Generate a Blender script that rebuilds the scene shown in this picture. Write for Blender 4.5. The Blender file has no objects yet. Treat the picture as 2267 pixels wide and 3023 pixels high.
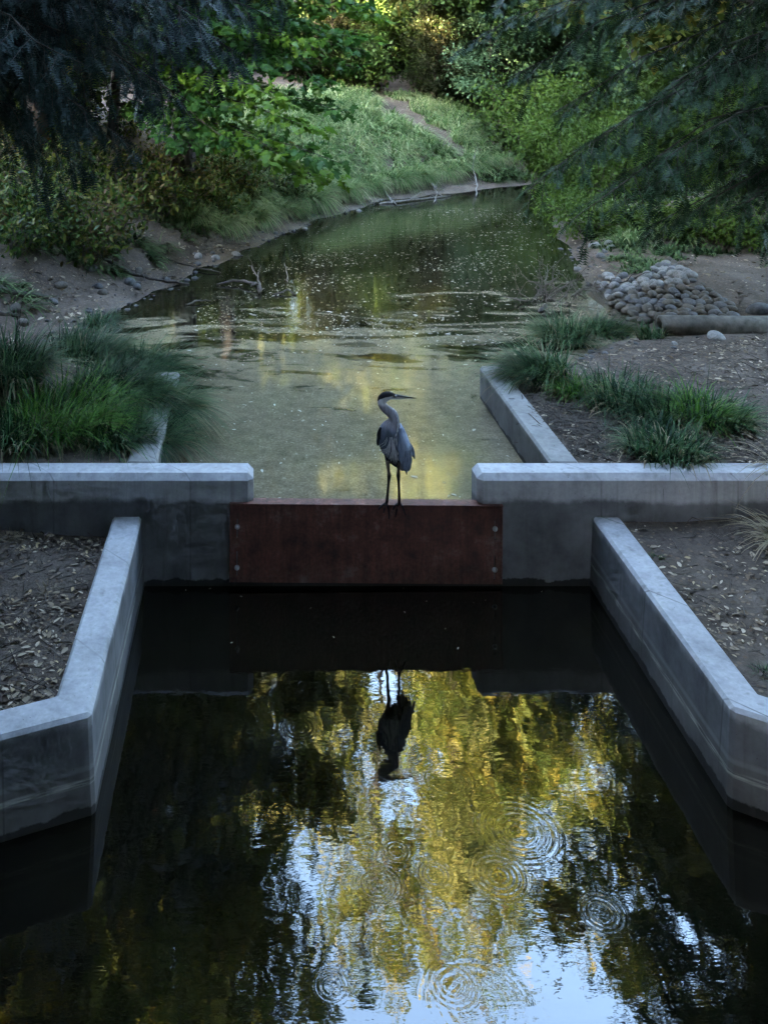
import bpy, bmesh, math, random
import numpy as np
from mathutils import Vector, Matrix, Euler
rng = np.random.default_rng(7)
random.seed(7)
R = math.radians
sc = bpy.context.scene
col = sc.collection

# ------------------------------------------------------------------ camera, sky, sun, exposure
F, CX, CY, CAMZ, D = 2780.0, 765.0, 170.0, 4.715, 8.4      # photo is keystone-corrected: level camera with lens shift
cam = bpy.data.cameras.new('camera')
cam_o = bpy.data.objects.new('camera', cam); col.objects.link(cam_o)
cam.sensor_fit = 'VERTICAL'; cam.sensor_height = 36; cam.lens = F / 3023 * 36
cam.shift_x = (1133.5 - CX) / 3023; cam.shift_y = -(1511.5 - CY) / 3023
cam.clip_end = 2000; cam.clip_start = 0.1
cam_o.location = (0, -D, CAMZ); cam_o.rotation_euler = (R(90), 0, 0)
sc.camera = cam_o

SUN_EL, SUN_AZ = 14.0, (-0.80, -0.60)                       # low evening sun from the left, behind the camera
w = bpy.data.worlds.new('World'); sc.world = w; w.use_nodes = True
nt = w.node_tree; nt.nodes.clear()
sky = nt.nodes.new('ShaderNodeTexSky'); sky.sky_type = 'NISHITA'; sky.sun_disc = False
sky.sun_elevation = R(SUN_EL); sky.sun_rotation = math.atan2(SUN_AZ[0], SUN_AZ[1])
sky.air_density = 1.0; sky.dust_density = 2.0; sky.ozone_density = 0.9
bg = nt.nodes.new('ShaderNodeBackground'); bg.inputs[1].default_value = 0.15
wo = nt.nodes.new('ShaderNodeOutputWorld')
nt.links.new(sky.outputs[0], bg.inputs[0]); nt.links.new(bg.outputs[0], wo.inputs[0])
sun = bpy.data.lights.new('sun', 'SUN'); sun.energy = 5.0; sun.angle = R(0.5); sun.color = (1.0, 0.84, 0.58)
sun_o = bpy.data.objects.new('sun', sun); col.objects.link(sun_o)
sd = Vector((SUN_AZ[0] * math.cos(R(SUN_EL)), SUN_AZ[1] * math.cos(R(SUN_EL)), math.sin(R(SUN_EL))))
sun_o.rotation_euler = sd.to_track_quat('Z', 'Y').to_euler()
sc.view_settings.view_transform = 'Standard'; sc.view_settings.look = 'None'
sc.view_settings.gamma = 1; sc.view_settings.use_curve_mapping = False
sc.view_settings.exposure = 6.35
sc.cycles.use_denoising = True; sc.cycles.adaptive_threshold = .01; sc.cycles.adaptive_min_samples = 20
sc.cycles.max_bounces = 4; sc.cycles.diffuse_bounces = 2; sc.cycles.glossy_bounces = 2
sc.cycles.transmission_bounces = 3; sc.cycles.transparent_max_bounces = 4
sc.cycles.sample_clamp_indirect = 3.0
sc.cycles.caustics_reflective = False; sc.cycles.caustics_refractive = False

# ------------------------------------------------------------------ helpers
def obj(name, verts, faces, mat=None, parent=None, smooth=False, link=True):
    """verts (n,3); faces: (m,k) array or list of tuples -> one mesh object"""
    me = bpy.data.meshes.new(name)
    verts = np.asarray(verts, dtype=np.float32)
    if isinstance(faces, np.ndarray):
        k = faces.shape[1]; m = len(faces)
        me.vertices.add(len(verts)); me.vertices.foreach_set('co', verts.ravel())
        me.loops.add(m * k); me.loops.foreach_set('vertex_index', faces.astype(np.int32).ravel())
        me.polygons.add(m); me.polygons.foreach_set('loop_start', np.arange(0, m * k, k, dtype=np.int32))
        me.polygons.foreach_set('loop_total', np.full(m, k, dtype=np.int32))
        me.update(calc_edges=True); me.validate()
    else:
        me.from_pydata([tuple(v) for v in verts.tolist()], [], faces); me.update()
    if smooth: me.polygons.foreach_set('use_smooth', np.ones(len(me.polygons), dtype=bool))
    o = bpy.data.objects.new(name, me)
    if mat: me.materials.append(mat)
    col.objects.link(o)
    if parent: o.parent = parent
    return o

def tag(o, label=None, cat=None, group=None, kind=None):
    if label: o['label'] = label
    if cat: o['category'] = cat
    if group: o['group'] = group
    if kind: o['kind'] = kind
    return o

def empty(name, loc=(0, 0, 0), rz=0.0):
    o = bpy.data.objects.new(name, None); col.objects.link(o)
    o.location = loc; o.rotation_euler = (0, 0, rz); o.empty_display_size = 0.2
    return o

def dup(root, loc, rz=0.0, s=1.0, label=None, rot=None):
    r = root.copy(); col.objects.link(r); r.location = loc
    r.rotation_euler = rot if rot is not None else (0, 0, rz); r.scale = (s, s, s) if np.isscalar(s) else s
    if label: r['label'] = label
    for ch in list(root.children):
        c = ch.copy(); col.objects.link(c); c.parent = r
    return r

def at(px, py, Z):
    """photo pixel + height -> world point"""
    z = F * (CAMZ - Z) / (py - CY)
    return Vector(((px - CX) * z / F, z - D, Z))
def atd(px, py, Y):
    z = Y + D
    return Vector(((px - CX) * z / F, Y, CAMZ - (py - CY) * z / F))

def tube(pts, rad, seg=6, cap=True):
    """returns verts, quad faces of a tapering tube along pts"""
    pts = np.asarray(pts, float); n = len(pts); rad = np.broadcast_to(np.asarray(rad, float), (n,))
    t = np.gradient(pts, axis=0); t /= np.linalg.norm(t, axis=1, keepdims=True) + 1e-9
    ref = np.where(np.abs(t[:, 2:3]) > 0.9, np.array([[1.0, 0, 0]]), np.array([[0, 0, 1.0]]))
    a = np.cross(ref, t); a /= np.linalg.norm(a, axis=1, keepdims=True) + 1e-9
    b = np.cross(t, a)
    th = np.arange(seg) * 2 * math.pi / seg
    v = pts[:, None, :] + rad[:, None, None] * (np.cos(th)[None, :, None] * a[:, None, :] + np.sin(th)[None, :, None] * b[:, None, :])
    v = v.reshape(-1, 3)
    i = np.arange(n - 1)[:, None] * seg; j = np.arange(seg)[None, :]; j2 = (j + 1) % seg
    f = np.stack([i + j, i + j2, i + seg + j2, i + seg + j], -1).reshape(-1, 4)
    return v, f

class Tubes:
    def __init__(s): s.v = []; s.f = []; s.n = 0
    def add(s, pts, rad, seg=5):
        v, f = tube(pts, rad, seg); s.v.append(v); s.f.append(f + s.n); s.n += len(v)
    def build(s, name, mat, parent=None): return obj(name, np.concatenate(s.v), np.concatenate(s.f), mat, parent, smooth=True)

def norm(a): return a / (np.linalg.norm(a, axis=-1, keepdims=True) + 1e-9)
def frames(dirs, ups, roll=None):
    """x axis = dirs, z axis near ups"""
    x = norm(dirs); y = norm(np.cross(ups, x)); z = np.cross(x, y)
    if roll is not None:
        c, s = np.cos(roll)[:, None], np.sin(roll)[:, None]
        y, z = y * c + z * s, z * c - y * s
    return np.stack([x, y, z], axis=-1)          # columns
def stamp(tv, tf, pos, fr, scale):
    """copies of template on every position -> verts, faces"""
    tv = np.asarray(tv, float); tf = np.asarray(tf, int); N = len(pos)
    scale = np.asarray(scale, float)
    if scale.ndim == 0: scale = np.full(N, float(scale))
    loc = tv[None] * (scale[:, None, None] if scale.ndim == 1 else scale[:, None, :])
    v = np.einsum('nij,nkj->nki', fr, loc) + pos[:, None, :]
    f = tf[None] + (np.arange(N) * len(tv))[:, None, None]
    return v.reshape(-1, 3), f.reshape(-1, tf.shape[1])
def rand_dirs(n, r=rng): return norm(r.normal(size=(n, 3)))

# leaf shapes (x along the leaf, unit length)
OVAL_V = [(0, 0, 0), (.3, .2, .04), (.3, -.2, .04), (.7, .17, .02), (.7, -.17, .02), (1, 0, -.06), (.5, 0, -.03)]
OVAL_F = [(0, 6, 1), (0, 2, 6), (1, 6, 3), (2, 4, 6), (3, 6, 5), (6, 4, 5)]
RHOMB_V = [(0, 0, 0), (.45, .3, .05), (1, 0, 0), (.45, -.3, .05)]
RHOMB_F = [(0, 3, 1), (1, 3, 2)]
NARROW_V = [(0, 0, 0), (.4, .12, .03), (1, 0, -.08), (.4, -.12, .03)]
_m = [(0, 0), (.02, .28), (.22, .17), (.30, .50), (.42, .42), (.52, .18), (.72, .26), (1, 0), (.72, -.26), (.52, -.18), (.42, -.42), (.30, -.50), (.22, -.17), (.02, -.28)]
MAPLE_V = [(x, y, -.12 * abs(y) - .1 * x * x) for x, y in _m] + [(.3, 0, .03)]
MAPLE_F = [(i, 14, (i + 1) % 14) for i in range(14)]
MAPLE_F = [(a, c, b) for a, b, c in MAPLE_F]
def spray_template(nn, wid, nw, rnd):
    """flat conifer spray: stem with thin needles on both sides"""
    v, f = [], []
    def tri(a, b, c): i = len(v); v.extend([a, b, c]); f.append((i, i + 1, i + 2))
    tri((0, .012, 0), (0, -.012, 0), (1, 0, -.08))
    for i in range(nn):
        x = .04 + .93 * i / nn
        L = wid * (1 - .55 * x) * (.35 + .65 * min(1, x * 5)) 
        for s in (-1, 1):
            l = L * rnd.uniform(.75, 1.15); z = -.08 * x * x + rnd.uniform(-.03, .05)
            tri((x - nw, 0, -.08 * x * x), (x + nw, 0, -.08 * x * x), (x + .35 * l, s * l, z))
    return v, f

# ------------------------------------------------------------------ materials
def nodes(name):
    m = bpy.data.materials.new(name); m.use_nodes = True
    n = m.node_tree; n.nodes.clear()
    out = n.nodes.new('ShaderNodeOutputMaterial')
    def N(t, **kw):
        x = n.nodes.new(t)
        for k, v in kw.items():
            if k.startswith('i_'): x.inputs[k[2:].replace('_', ' ')].default_value = v
            else: setattr(x, k, v)
        return x
    def L(a, b): n.links.new(a, b)
    return m, n, out, N, L
def ramp(N, stops, interp='LINEAR'):
    r = N('ShaderNodeValToRGB'); r.color_ramp.interpolation = interp
    e = r.color_ramp.elements
    while len(e) < len(stops): e.new(0.5)
    for q, (p, c) in zip(e, stops): q.position = p; q.color = (*c, 1) if len(c) == 3 else c
    return r

def leaf_mat(name, colors, trans=0.35, rough=0.5, spread=0.6, nscale=0.6):
    m, n, out, N, L = nodes(name)
    geo = N('ShaderNodeNewGeometry')
    noi = N('ShaderNodeTexNoise', i_Scale=nscale, i_Detail=2.0)
    L(geo.outputs['Position'], noi.inputs['Vector'])
    mx = N('ShaderNodeMath', operation='MULTIPLY_ADD'); L(geo.outputs['Random Per Island'], mx.inputs[0])
    mx.inputs[1].default_value = spread; 
    sub = N('ShaderNodeMath', operation='MULTIPLY_ADD'); L(noi.outputs[0], sub.inputs[0]); sub.inputs[1].default_value = 1.4; sub.inputs[2].default_value = -.2 - spread / 2
    L(sub.outputs[0], mx.inputs[2])
    k = len(colors)
    r = ramp(N, [(i / max(1, k - 1), c) for i, c in enumerate(colors)])
    L(mx.outputs[0], r.inputs[0])
    b = N('ShaderNodeBsdfPrincipled', i_Roughness=rough); b.inputs['Specular IOR Level'].default_value = .12
    L(r.outputs[0], b.inputs['Base Color'])
    t = N('ShaderNodeBsdfTranslucent'); L(r.outputs[0], t.inputs[0])
    mix = N('ShaderNodeMixShader'); mix.inputs[0].default_value = trans
    L(b.outputs[0], mix.inputs[1]); L(t.outputs[0], mix.inputs[2]); L(mix.outputs[0], out.inputs[0])
    return m

def simple_mat(name, c1, c2, scale=8.0, rough=.8, bump=.3, detail=6, stretch=(1, 1, 1), metallic=0, coords='Object', spec=.4):
    m, n, out, N, L = nodes(name)
    tc = N('ShaderNodeTexCoord'); mp = N('ShaderNodeMapping'); mp.inputs['Scale'].default_value = stretch
    L(tc.outputs[coords], mp.inputs[0])
    noi = N('ShaderNodeTexNoise', i_Scale=scale, i_Detail=float(detail), i_Roughness=.62); L(mp.outputs[0], noi.inputs['Vector'])
    r = ramp(N, [(.3, c1), (.7, c2)]); L(noi.outputs[0], r.inputs[0])
    b = N('ShaderNodeBsdfPrincipled', i_Roughness=rough, i_Metallic=metallic); b.inputs['Specular IOR Level'].default_value = spec
    L(r.outputs[0], b.inputs['Base Color'])
    if bump:
        bp = N('ShaderNodeBump', i_Strength=bump, i_Distance=.02); L(noi.outputs[0], bp.inputs['Height']); L(bp.outputs[0], b.inputs['Normal'])
    L(b.outputs[0], out.inputs[0])
    return m

def mixrgb(N, L, fac, a, b, mode='MIX'):
    x = N('ShaderNodeMix', data_type='RGBA', blend_type=mode)
    for s, v in ((0, fac), (6, a), (7, b)):
        if hasattr(v, 'is_output') or isinstance(v, bpy.types.NodeSocket): L(v, x.inputs[s])
        else: x.inputs[s].default_value = v if s == 0 else (*v, 1)
    return x.outputs[2]
def mrange(N, L, v, a, b, c=0, d=1, smooth=False):
    x = N('ShaderNodeMapRange'); x.interpolation_type = 'SMOOTHSTEP' if smooth else 'LINEAR'
    L(v, x.inputs[0])
    for i, q in enumerate((a, b, c, d)): x.inputs[1 + i].default_value = q
    return x.outputs[0]
def mth(N, L, op, *ins):
    x = N('ShaderNodeMath', operation=op)
    for i, v in enumerate(ins):
        if isinstance(v, bpy.types.NodeSocket): L(v, x.inputs[i])
        else: x.inputs[i].default_value = v
    return x.outputs[0]

def concrete_mat(name, base, stain_shade_top=None, bands=False, wet=0.05, stain_shade=.85):
    m, n, out, N, L = nodes(name)
    geo = N('ShaderNodeNewGeometry'); pos = geo.outputs['Position']
    sep = N('ShaderNodeSeparateXYZ'); L(pos, sep.inputs[0]); z = sep.outputs[2]
    n1 = N('ShaderNodeTexNoise', i_Scale=2.2, i_Detail=8.0, i_Roughness=.65); L(pos, n1.inputs['Vector'])
    n2 = N('ShaderNodeTexNoise', i_Scale=26.0, i_Detail=5.0, i_Roughness=.7); L(pos, n2.inputs['Vector'])
    mp = N('ShaderNodeMapping'); mp.inputs['Scale'].default_value = (7, 7, .5); L(pos, mp.inputs[0])
    n3 = N('ShaderNodeTexNoise', i_Scale=1.6, i_Detail=4.0); L(mp.outputs[0], n3.inputs['Vector'])
    lo = tuple(c * .66 for c in base); hi = tuple(min(1, c * 1.22) for c in base)
    c = ramp(N, [(.28, lo), (.5, base), (.75, hi)]); L(n1.outputs[0], c.inputs[0]); cc = c.outputs[0]
    f = ramp(N, [(.3, (.78, .78, .78)), (.7, (1.1, 1.1, 1.1))]); L(n2.outputs[0], f.inputs[0])
    cc = mixrgb(N, L, .8, cc, f.outputs[0], 'MULTIPLY')
    s = ramp(N, [(.35, (.72, .72, .74)), (.6, (1, 1, 1))]); L(n3.outputs[0], s.inputs[0])
    cc = mixrgb(N, L, .7, cc, s.outputs[0], 'MULTIPLY')
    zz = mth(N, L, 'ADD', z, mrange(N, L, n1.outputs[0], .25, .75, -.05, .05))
    if stain_shade_top is not None:
        k = mrange(N, L, zz, stain_shade_top - .05, stain_shade_top + .015, 1, 0, True)  # stain below this height, with face shade painted into the same colour
        cc = mixrgb(N, L, mth(N, L, 'MULTIPLY', k, stain_shade), cc, mixrgb(N, L, mrange(N, L, n1.outputs[0], .3, .7), (.035, .035, .037), (.15, .15, .157)))
    if bands:
        k = mrange(N, L, z, .30, .34, 1, 0, True)
        cc = mixrgb(N, L, mth(N, L, 'MULTIPLY', k, .30), cc, (.12, .10, .075))
        b1 = mth(N, L, 'MULTIPLY', mrange(N, L, z, .185, .20, 0, 1), mrange(N, L, z, .225, .24, 1, 0))
        wv = N('ShaderNodeTexNoise', i_Scale=9.0, i_Detail=5.0); mp2 = N('ShaderNodeMapping'); mp2.inputs['Scale'].default_value = (.6, .6, 9); L(pos, mp2.inputs[0]); L(mp2.outputs[0], wv.inputs['Vector'])
        b1 = mth(N, L, 'MULTIPLY', b1, mrange(N, L, wv.outputs[0], .42, .62, 0, .75))
        cc = mixrgb(N, L, b1, cc, (.42, .42, .36))
        b2 = mth(N, L, 'MULTIPLY', mrange(N, L, z, .27, .285, 0, 1), mrange(N, L, z, .30, .32, 1, 0))
        cc = mixrgb(N, L, mth(N, L, 'MULTIPLY', b2, .45), cc, (.26, .27, .27))
    if wet:
        k = mrange(N, L, zz, wet, wet + .012, 1, 0)
        cc = mixrgb(N, L, mth(N, L, 'MULTIPLY', k, .92), cc, (.012, .011, .009))
    # form joints and tie holes
    sx = mth(N, L, 'ABSOLUTE', mth(N, L, 'SUBTRACT', mth(N, L, 'FRACT', mth(N, L, 'MULTIPLY', mth(N, L, 'ADD', sep.outputs[0], mth(N, L, 'MULTIPLY', sep.outputs[1], 1.0)), .82)), .5))
    jn = mth(N, L, 'MULTIPLY', mrange(N, L, sx, .004, .009, .6, 0), mrange(N, L, n1.outputs[0], .35, .6, 0, 1))
    cc = mixrgb(N, L, jn, cc, (.035, .033, .03))
    dr = mth(N, L, 'MULTIPLY', mrange(N, L, n3.outputs[0], .56, .72, 0, .55), mrange(N, L, n2.outputs[0], .35, .6, .3, 1))
    cc = mixrgb(N, L, dr, cc, (.055, .052, .045))
    # air bubbles and pits
    vo = N('ShaderNodeTexVoronoi', i_Scale=22.0); L(pos, vo.inputs['Vector'])
    pit = mrange(N, L, vo.outputs['Distance'], .05, .10, 1, 0)
    sel = N('ShaderNodeSeparateColor'); L(vo.outputs['Color'], sel.inputs[0])
    pit = mth(N, L, 'MULTIPLY', pit, mrange(N, L, sel.outputs[0], .72, .74, 0, 1))
    cc = mixrgb(N, L, mth(N, L, 'MULTIPLY', pit, .7), cc, (.03, .03, .03))
    b = N('ShaderNodeBsdfPrincipled', i_Roughness=.85); b.inputs['Specular IOR Level'].default_value = .3
    L(cc, b.inputs['Base Color'])
    hgt = mth(N, L, 'SUBTRACT', mth(N, L, 'MULTIPLY', n2.outputs[0], .6), pit)
    bp = N('ShaderNodeBump', i_Strength=.35, i_Distance=.006); L(hgt, bp.inputs['Height']); L(bp.outputs[0], b.inputs['Normal'])
    L(b.outputs[0], out.inputs[0])
    return m

M = {}
M['weir'] = concrete_mat('weir_concrete', (.41, .41, .42), stain_shade_top=.775, stain_shade=.84)
M['wing'] = concrete_mat('wing_concrete', (.34, .34, .348), bands=True, stain_shade_top=.585, stain_shade=.82)  # whole faces darkened under the top edge, painting in their shade
M['up'] = concrete_mat('upstream_concrete', (.24, .235, .225), wet=.63, stain_shade_top=.955, stain_shade=.8)
M['pipe'] = simple_mat('pipe_concrete', (.045, .04, .033), (.13, .12, .10), 9, .9, .5)
M['bark'] = simple_mat('bark', (.018, .014, .011), (.06, .05, .042), 14, .95, .8, stretch=(1, 1, .15))
M['twig'] = simple_mat('dead_twig', (.045, .036, .03), (.13, .11, .095), 10, .9, .2)
M['driftwood'] = simple_mat('driftwood', (.09, .08, .07), (.24, .22, .20), 10, .9, .2)
M['branch'] = simple_mat('wet_branch', (.02, .016, .013), (.075, .06, .05), 9, .75, .4)
M['stone'] = simple_mat('river_stone', (.035, .035, .036), (.11, .11, .112), 3.5, .75, .25, coords='Object')
M['bolt'] = simple_mat('galvanised_bolt', (.35, .36, .38), (.6, .61, .63), 30, .4, .1, metallic=.8)
def rust_mat():
    m, n, out, N, L = nodes('rusted_steel')
    geo = N('ShaderNodeNewGeometry'); pos = geo.outputs['Position']
    sep = N('ShaderNodeSeparateXYZ'); L(pos, sep.inputs[0]); z = sep.outputs[2]
    n1 = N('ShaderNodeTexNoise', i_Scale=4.0, i_Detail=8.0, i_Roughness=.7); L(pos, n1.inputs['Vector'])
    n2 = N('ShaderNodeTexNoise', i_Scale=34.0, i_Detail=5.0, i_Roughness=.7); L(pos, n2.inputs['Vector'])
    r = ramp(N, [(.32, (.032, .017, .014)), (.44, (.095, .036, .027)), (.56, (.15, .056, .042)), (.68, (.22, .15, .125))]); L(n1.outputs[0], r.inputs[0])
    f = ramp(N, [(.3, (.6, .6, .6)), (.7, (1.3, 1.3, 1.3))]); L(n2.outputs[0], f.inputs[0])
    cc = mixrgb(N, L, 1.0, r.outputs[0], f.outputs[0], 'MULTIPLY')
    mp = N('ShaderNodeMapping'); mp.inputs['Scale'].default_value = (9, 9, .7); L(pos, mp.inputs[0])
    n5 = N('ShaderNodeTexNoise', i_Scale=2.0, i_Detail=6.0, i_Roughness=.7); L(mp.outputs[0], n5.inputs['Vector'])
    st = ramp(N, [(.3, (.45, .42, .42)), (.55, (1, 1, 1)), (.75, (1.5, 1.15, 1.0))]); L(n5.outputs[0], st.inputs[0])
    cc = mixrgb(N, L, .9, cc, st.outputs[0], 'MULTIPLY')
    lime = mth(N, L, 'MULTIPLY', mrange(N, L, n5.outputs[0], .62, .75, 0, .35), mrange(N, L, z, .40, .50, 0, 1, True)); cc = mixrgb(N, L, lime, cc, (.12, .11, .105))
    k = mth(N, L, 'MULTIPLY', mrange(N, L, z, .30, .12, 0, 1, True), mrange(N, L, n2.outputs[0], .5, .68, 0, .8))
    cc = mixrgb(N, L, k, cc, (.085, .062, .048))
    b = N('ShaderNodeBsdfPrincipled', i_Roughness=.6); b.inputs['Specular IOR Level'].default_value = .4
    L(cc, b.inputs['Base Color'])
    bp = N('ShaderNodeBump', i_Strength=.5, i_Distance=.008); L(n2.outputs[0], bp.inputs['Height']); L(bp.outputs[0], b.inputs['Normal'])
    L(b.outputs[0], out.inputs[0])
    return m
M['rust'] = rust_mat()

# ------------------------------------------------------------------ terrain
WL = 0.61                                                    # pond level; the downstream channel lies at 0
POND = np.array([(-.94, .25), (2.68, .25), (2.68, 3.05), (3.5, 3.7), (4.5, 5.0), (5.3, 5.9), (5.65, 6.8), (5.7, 8.0), (5.9, 9.3), (6.3, 11.7), (6.6, 14), (7.6, 16.6),
                 (9.5, 18.2), (13, 19.2), (22, 20), (40, 22), (40, 28), (24, 25.5), (15, 24.2), (11, 22.9), (7.9, 21.3), (5.3, 19.4), (3.83, 18.5), (2.73, 16.8), (1.62, 15.1),
                 (.42, 12.7), (-.73, 10.1), (-1.31, 8.3), (-2.3, 6.5), (-2.6, 5.4), (-1.9, 4.0), (-.94, 2.75)], float)
def sdf(x, y):
    x = np.asarray(x, float); y = np.asarray(y, float)
    d2 = np.full(x.shape, 1e18); ins = np.zeros(x.shape, bool)
    for i in range(len(POND)):
        ax, ay = POND[i]; bx, by = POND[(i + 1) % len(POND)]
        ex, ey = bx - ax, by - ay
        t = np.clip(((x - ax) * ex + (y - ay) * ey) / (ex * ex + ey * ey), 0, 1)
        d2 = np.minimum(d2, (x - ax - t * ex) ** 2 + (y - ay - t * ey) ** 2)
        c = ((ay > y) != (by > y))
        with np.errstate(divide='ignore', invalid='ignore'):
            xi = ax + (y - ay) * ex / (ey if ey != 0 else 1e-9)
        ins ^= c & (x < xi)
    d = np.sqrt(d2)
    return np.where(ins, -d, d)
def sst(a, b, x): t = np.clip((x - a) / (b - a), 0, 1); return t * t * (3 - 2 * t)
_ph = np.random.default_rng(3).uniform(0, 6.28, (24,)); _k = np.random.default_rng(4).normal(size=(24, 2))
def wob(x, y, s=1.0, n0=0, n=6):
    r = 0
    for i in range(n0, n0 + n): r = r + np.sin((x * _k[i, 0] + y * _k[i, 1]) * s + _ph[i])
    return r / n
def height(x, y):
    x = np.asarray(x, float); y = np.asarray(y, float)
    d = sdf(x, y)
    n = wob(x, y, 2.2) * .04 + wob(x, y, 7.0, 6) * .015
    # upstream banks
    mud = WL - .02 + .16 * sst(0, 1.2, d) + .10 * sst(.6, 2.4, d)
    left = ((x < 2.0) & (y < 16)) | (y > 16) & (x - 4 < (y - 18) * 2.2)
    wl = sst(-1.2, 1.2, np.maximum((2.2 + (y - 8) * .3) - x, (y - 20.6) * 1.0))
    sl_l = .47 * np.maximum(0, d - 1.0 + .35 * wob(x, y, .9, 12)); top_l = 4.0 + .035 * np.maximum(0, d - 9)
    h_l = mud + top_l * (1 - np.exp(-(sl_l / top_l) ** 1.0 * 1.15)) 
    start_r = 2.3 + 3.0 * (1 - sst(8, 12, y))
    sl_r = .5 * np.maximum(0, d - start_r + .35 * wob(x, y, .9, 12)); top_r = 3.2 + .05 * np.maximum(0, d - 8)
    h_r = mud + top_r * (1 - np.exp(-sl_r / top_r * 1.1))
    h_r = h_r + .22 * np.exp(-((x - 7.3) / 1.4) ** 2 - ((y - 7.4) / 1.2) ** 2)
    up = wl * h_l + (1 - wl) * h_r
    # flat made ground behind the upstream walls
    flat = .955 + .02 * wob(x, y, 1.5, 10) + .06 * sst(1.5, 6, np.abs(x - .9) - 1.8)
    zr = (1 - sst(3.4, 5.6, y)) * (x > .9); zl = (1 - sst(3.0, 4.6, y)) * (x <= .9)
    zone = np.maximum(zr, zl)
    hard = np.where(((y < 3.15) & (x > .9)) | ((y < 2.8) & (x <= .9)), (d > .1) * 1.0, sst(0.02, .9, d))
    fl = WL - .05 + (flat - WL + .05) * hard
    up = up * (1 - zone) + np.maximum(fl, np.where(hard > .9, up, fl)) * zone
    up = np.where((np.abs(x - .9) > 6) & (y < 4.5), np.maximum(up, .955), up)
    up = np.where(d < 0, WL - .05 - .25 * np.minimum(1, -d * .5), up + n * sst(0, .3, d))
    # downstream
    li = np.where(y > -2.5, -1.17, -1.17 + (y + 2.5) * 2.4); ri = np.where(y > -2.46, 3.09, 3.09 - (y + 2.46) * 1.75)
    chan = (x > np.maximum(li, -6)) & (x < np.minimum(ri, 8)) & (y > -13)
    gl = .44 + .12 * sst(0, 2, -1.3 - x) - .06 * sst(-.2, -1.5, y) + .4 * np.maximum(0, -4.5 - x)
    gr = .575 + .10 * sst(0, 2, x - 3.3) - .03 * sst(-.2, -1.5, y) + .4 * np.maximum(0, x - 6)
    near_wall = sst(.5, .0, np.minimum(np.abs(x + 1.3), np.abs(x - 3.2)))
    dn = np.where(x < 1, gl, gr) + n * .8 * (1 - near_wall)
    dn = np.where(chan, -.8, np.minimum(dn, 5))
    h = np.where(y < .15, dn, up)
    # unseen rise on the left added to block low sun; rising ground behind
    shade_hill = 14 * sst(-24, -52, x + .25 * y) + 3 * sst(-9, -24, x)
    back = 10 * sst(34, 80, y) + 8 * sst(22, 60, x) + 7.5 * sst(-11.5, -17, y) * (1 - sst(14, 24, np.abs(x)))      # unseen bank behind the viewer, added to block low sky light
    return h + shade_hill + back
def hz(x, y): return float(height(np.array([x]), np.array([y]))[0])
def ground(px, py):
    """where the ray through a photo pixel meets the ground"""
    def hit(z):
        X = (px - CX) * z / F; Y = z - D; Z = CAMZ - (py - CY) * z / F
        g = np.maximum(height(X, Y), np.where(sdf(X, Y) < 0, WL, -9)); i = int(np.argmax(g >= Z))
        return i, X, Y, g
    z = np.geomspace(4, 90, 150); i = hit(z)[0]; i = max(1, i)
    i, X, Y, g = hit(np.linspace(z[i - 1], z[i], 30))
    return Vector((X[i], Y[i], g[i]))

def grid_axis(parts):
    out = []
    for a, b, s in parts: out.append(np.arange(a, b, s))
    return np.concatenate(out + [[parts[-1][1]]])
gx = grid_axis([(-160, -60, 8), (-60, -12, 1.5), (-12, -5, .3), (-5, 9, .07), (9, 16, .3), (16, 60, 1.6), (60, 170, 9)])
gy = grid_axis([(-120, -30, 8), (-30, -5, 1.0), (-5, 9, .075), (9, 24, .17), (24, 40, .5), (40, 90, 2), (90, 200, 10)])
GX, GY = np.meshgrid(gx, gy)
GZ = height(GX.ravel(), GY.ravel())
_HG = GZ.reshape(len(gy), len(gx)); _SG = sdf(GX.ravel(), GY.ravel()).reshape(len(gy), len(gx))
def _bil(G, x, y):
    x = np.asarray(x, float); y = np.asarray(y, float)
    i = np.clip(np.searchsorted(gx, x) - 1, 0, len(gx) - 2); j = np.clip(np.searchsorted(gy, y) - 1, 0, len(gy) - 2)
    u = np.clip((x - gx[i]) / (gx[i + 1] - gx[i]), 0, 1); v = np.clip((y - gy[j]) / (gy[j + 1] - gy[j]), 0, 1)
    return (G[j, i] * (1 - u) + G[j, i + 1] * u) * (1 - v) + (G[j + 1, i] * (1 - u) + G[j + 1, i + 1] * u) * v
def height(x, y): return _bil(_HG, x, y)
def sdf(x, y): return _bil(_SG, x, y)
nx, ny = len(gx), len(gy)
ii = (np.arange(ny - 1)[:, None] * nx + np.arange(nx - 1)[None, :]).ravel()
gf = np.stack([ii, ii + 1, ii + nx + 1, ii + nx], -1)
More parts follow.
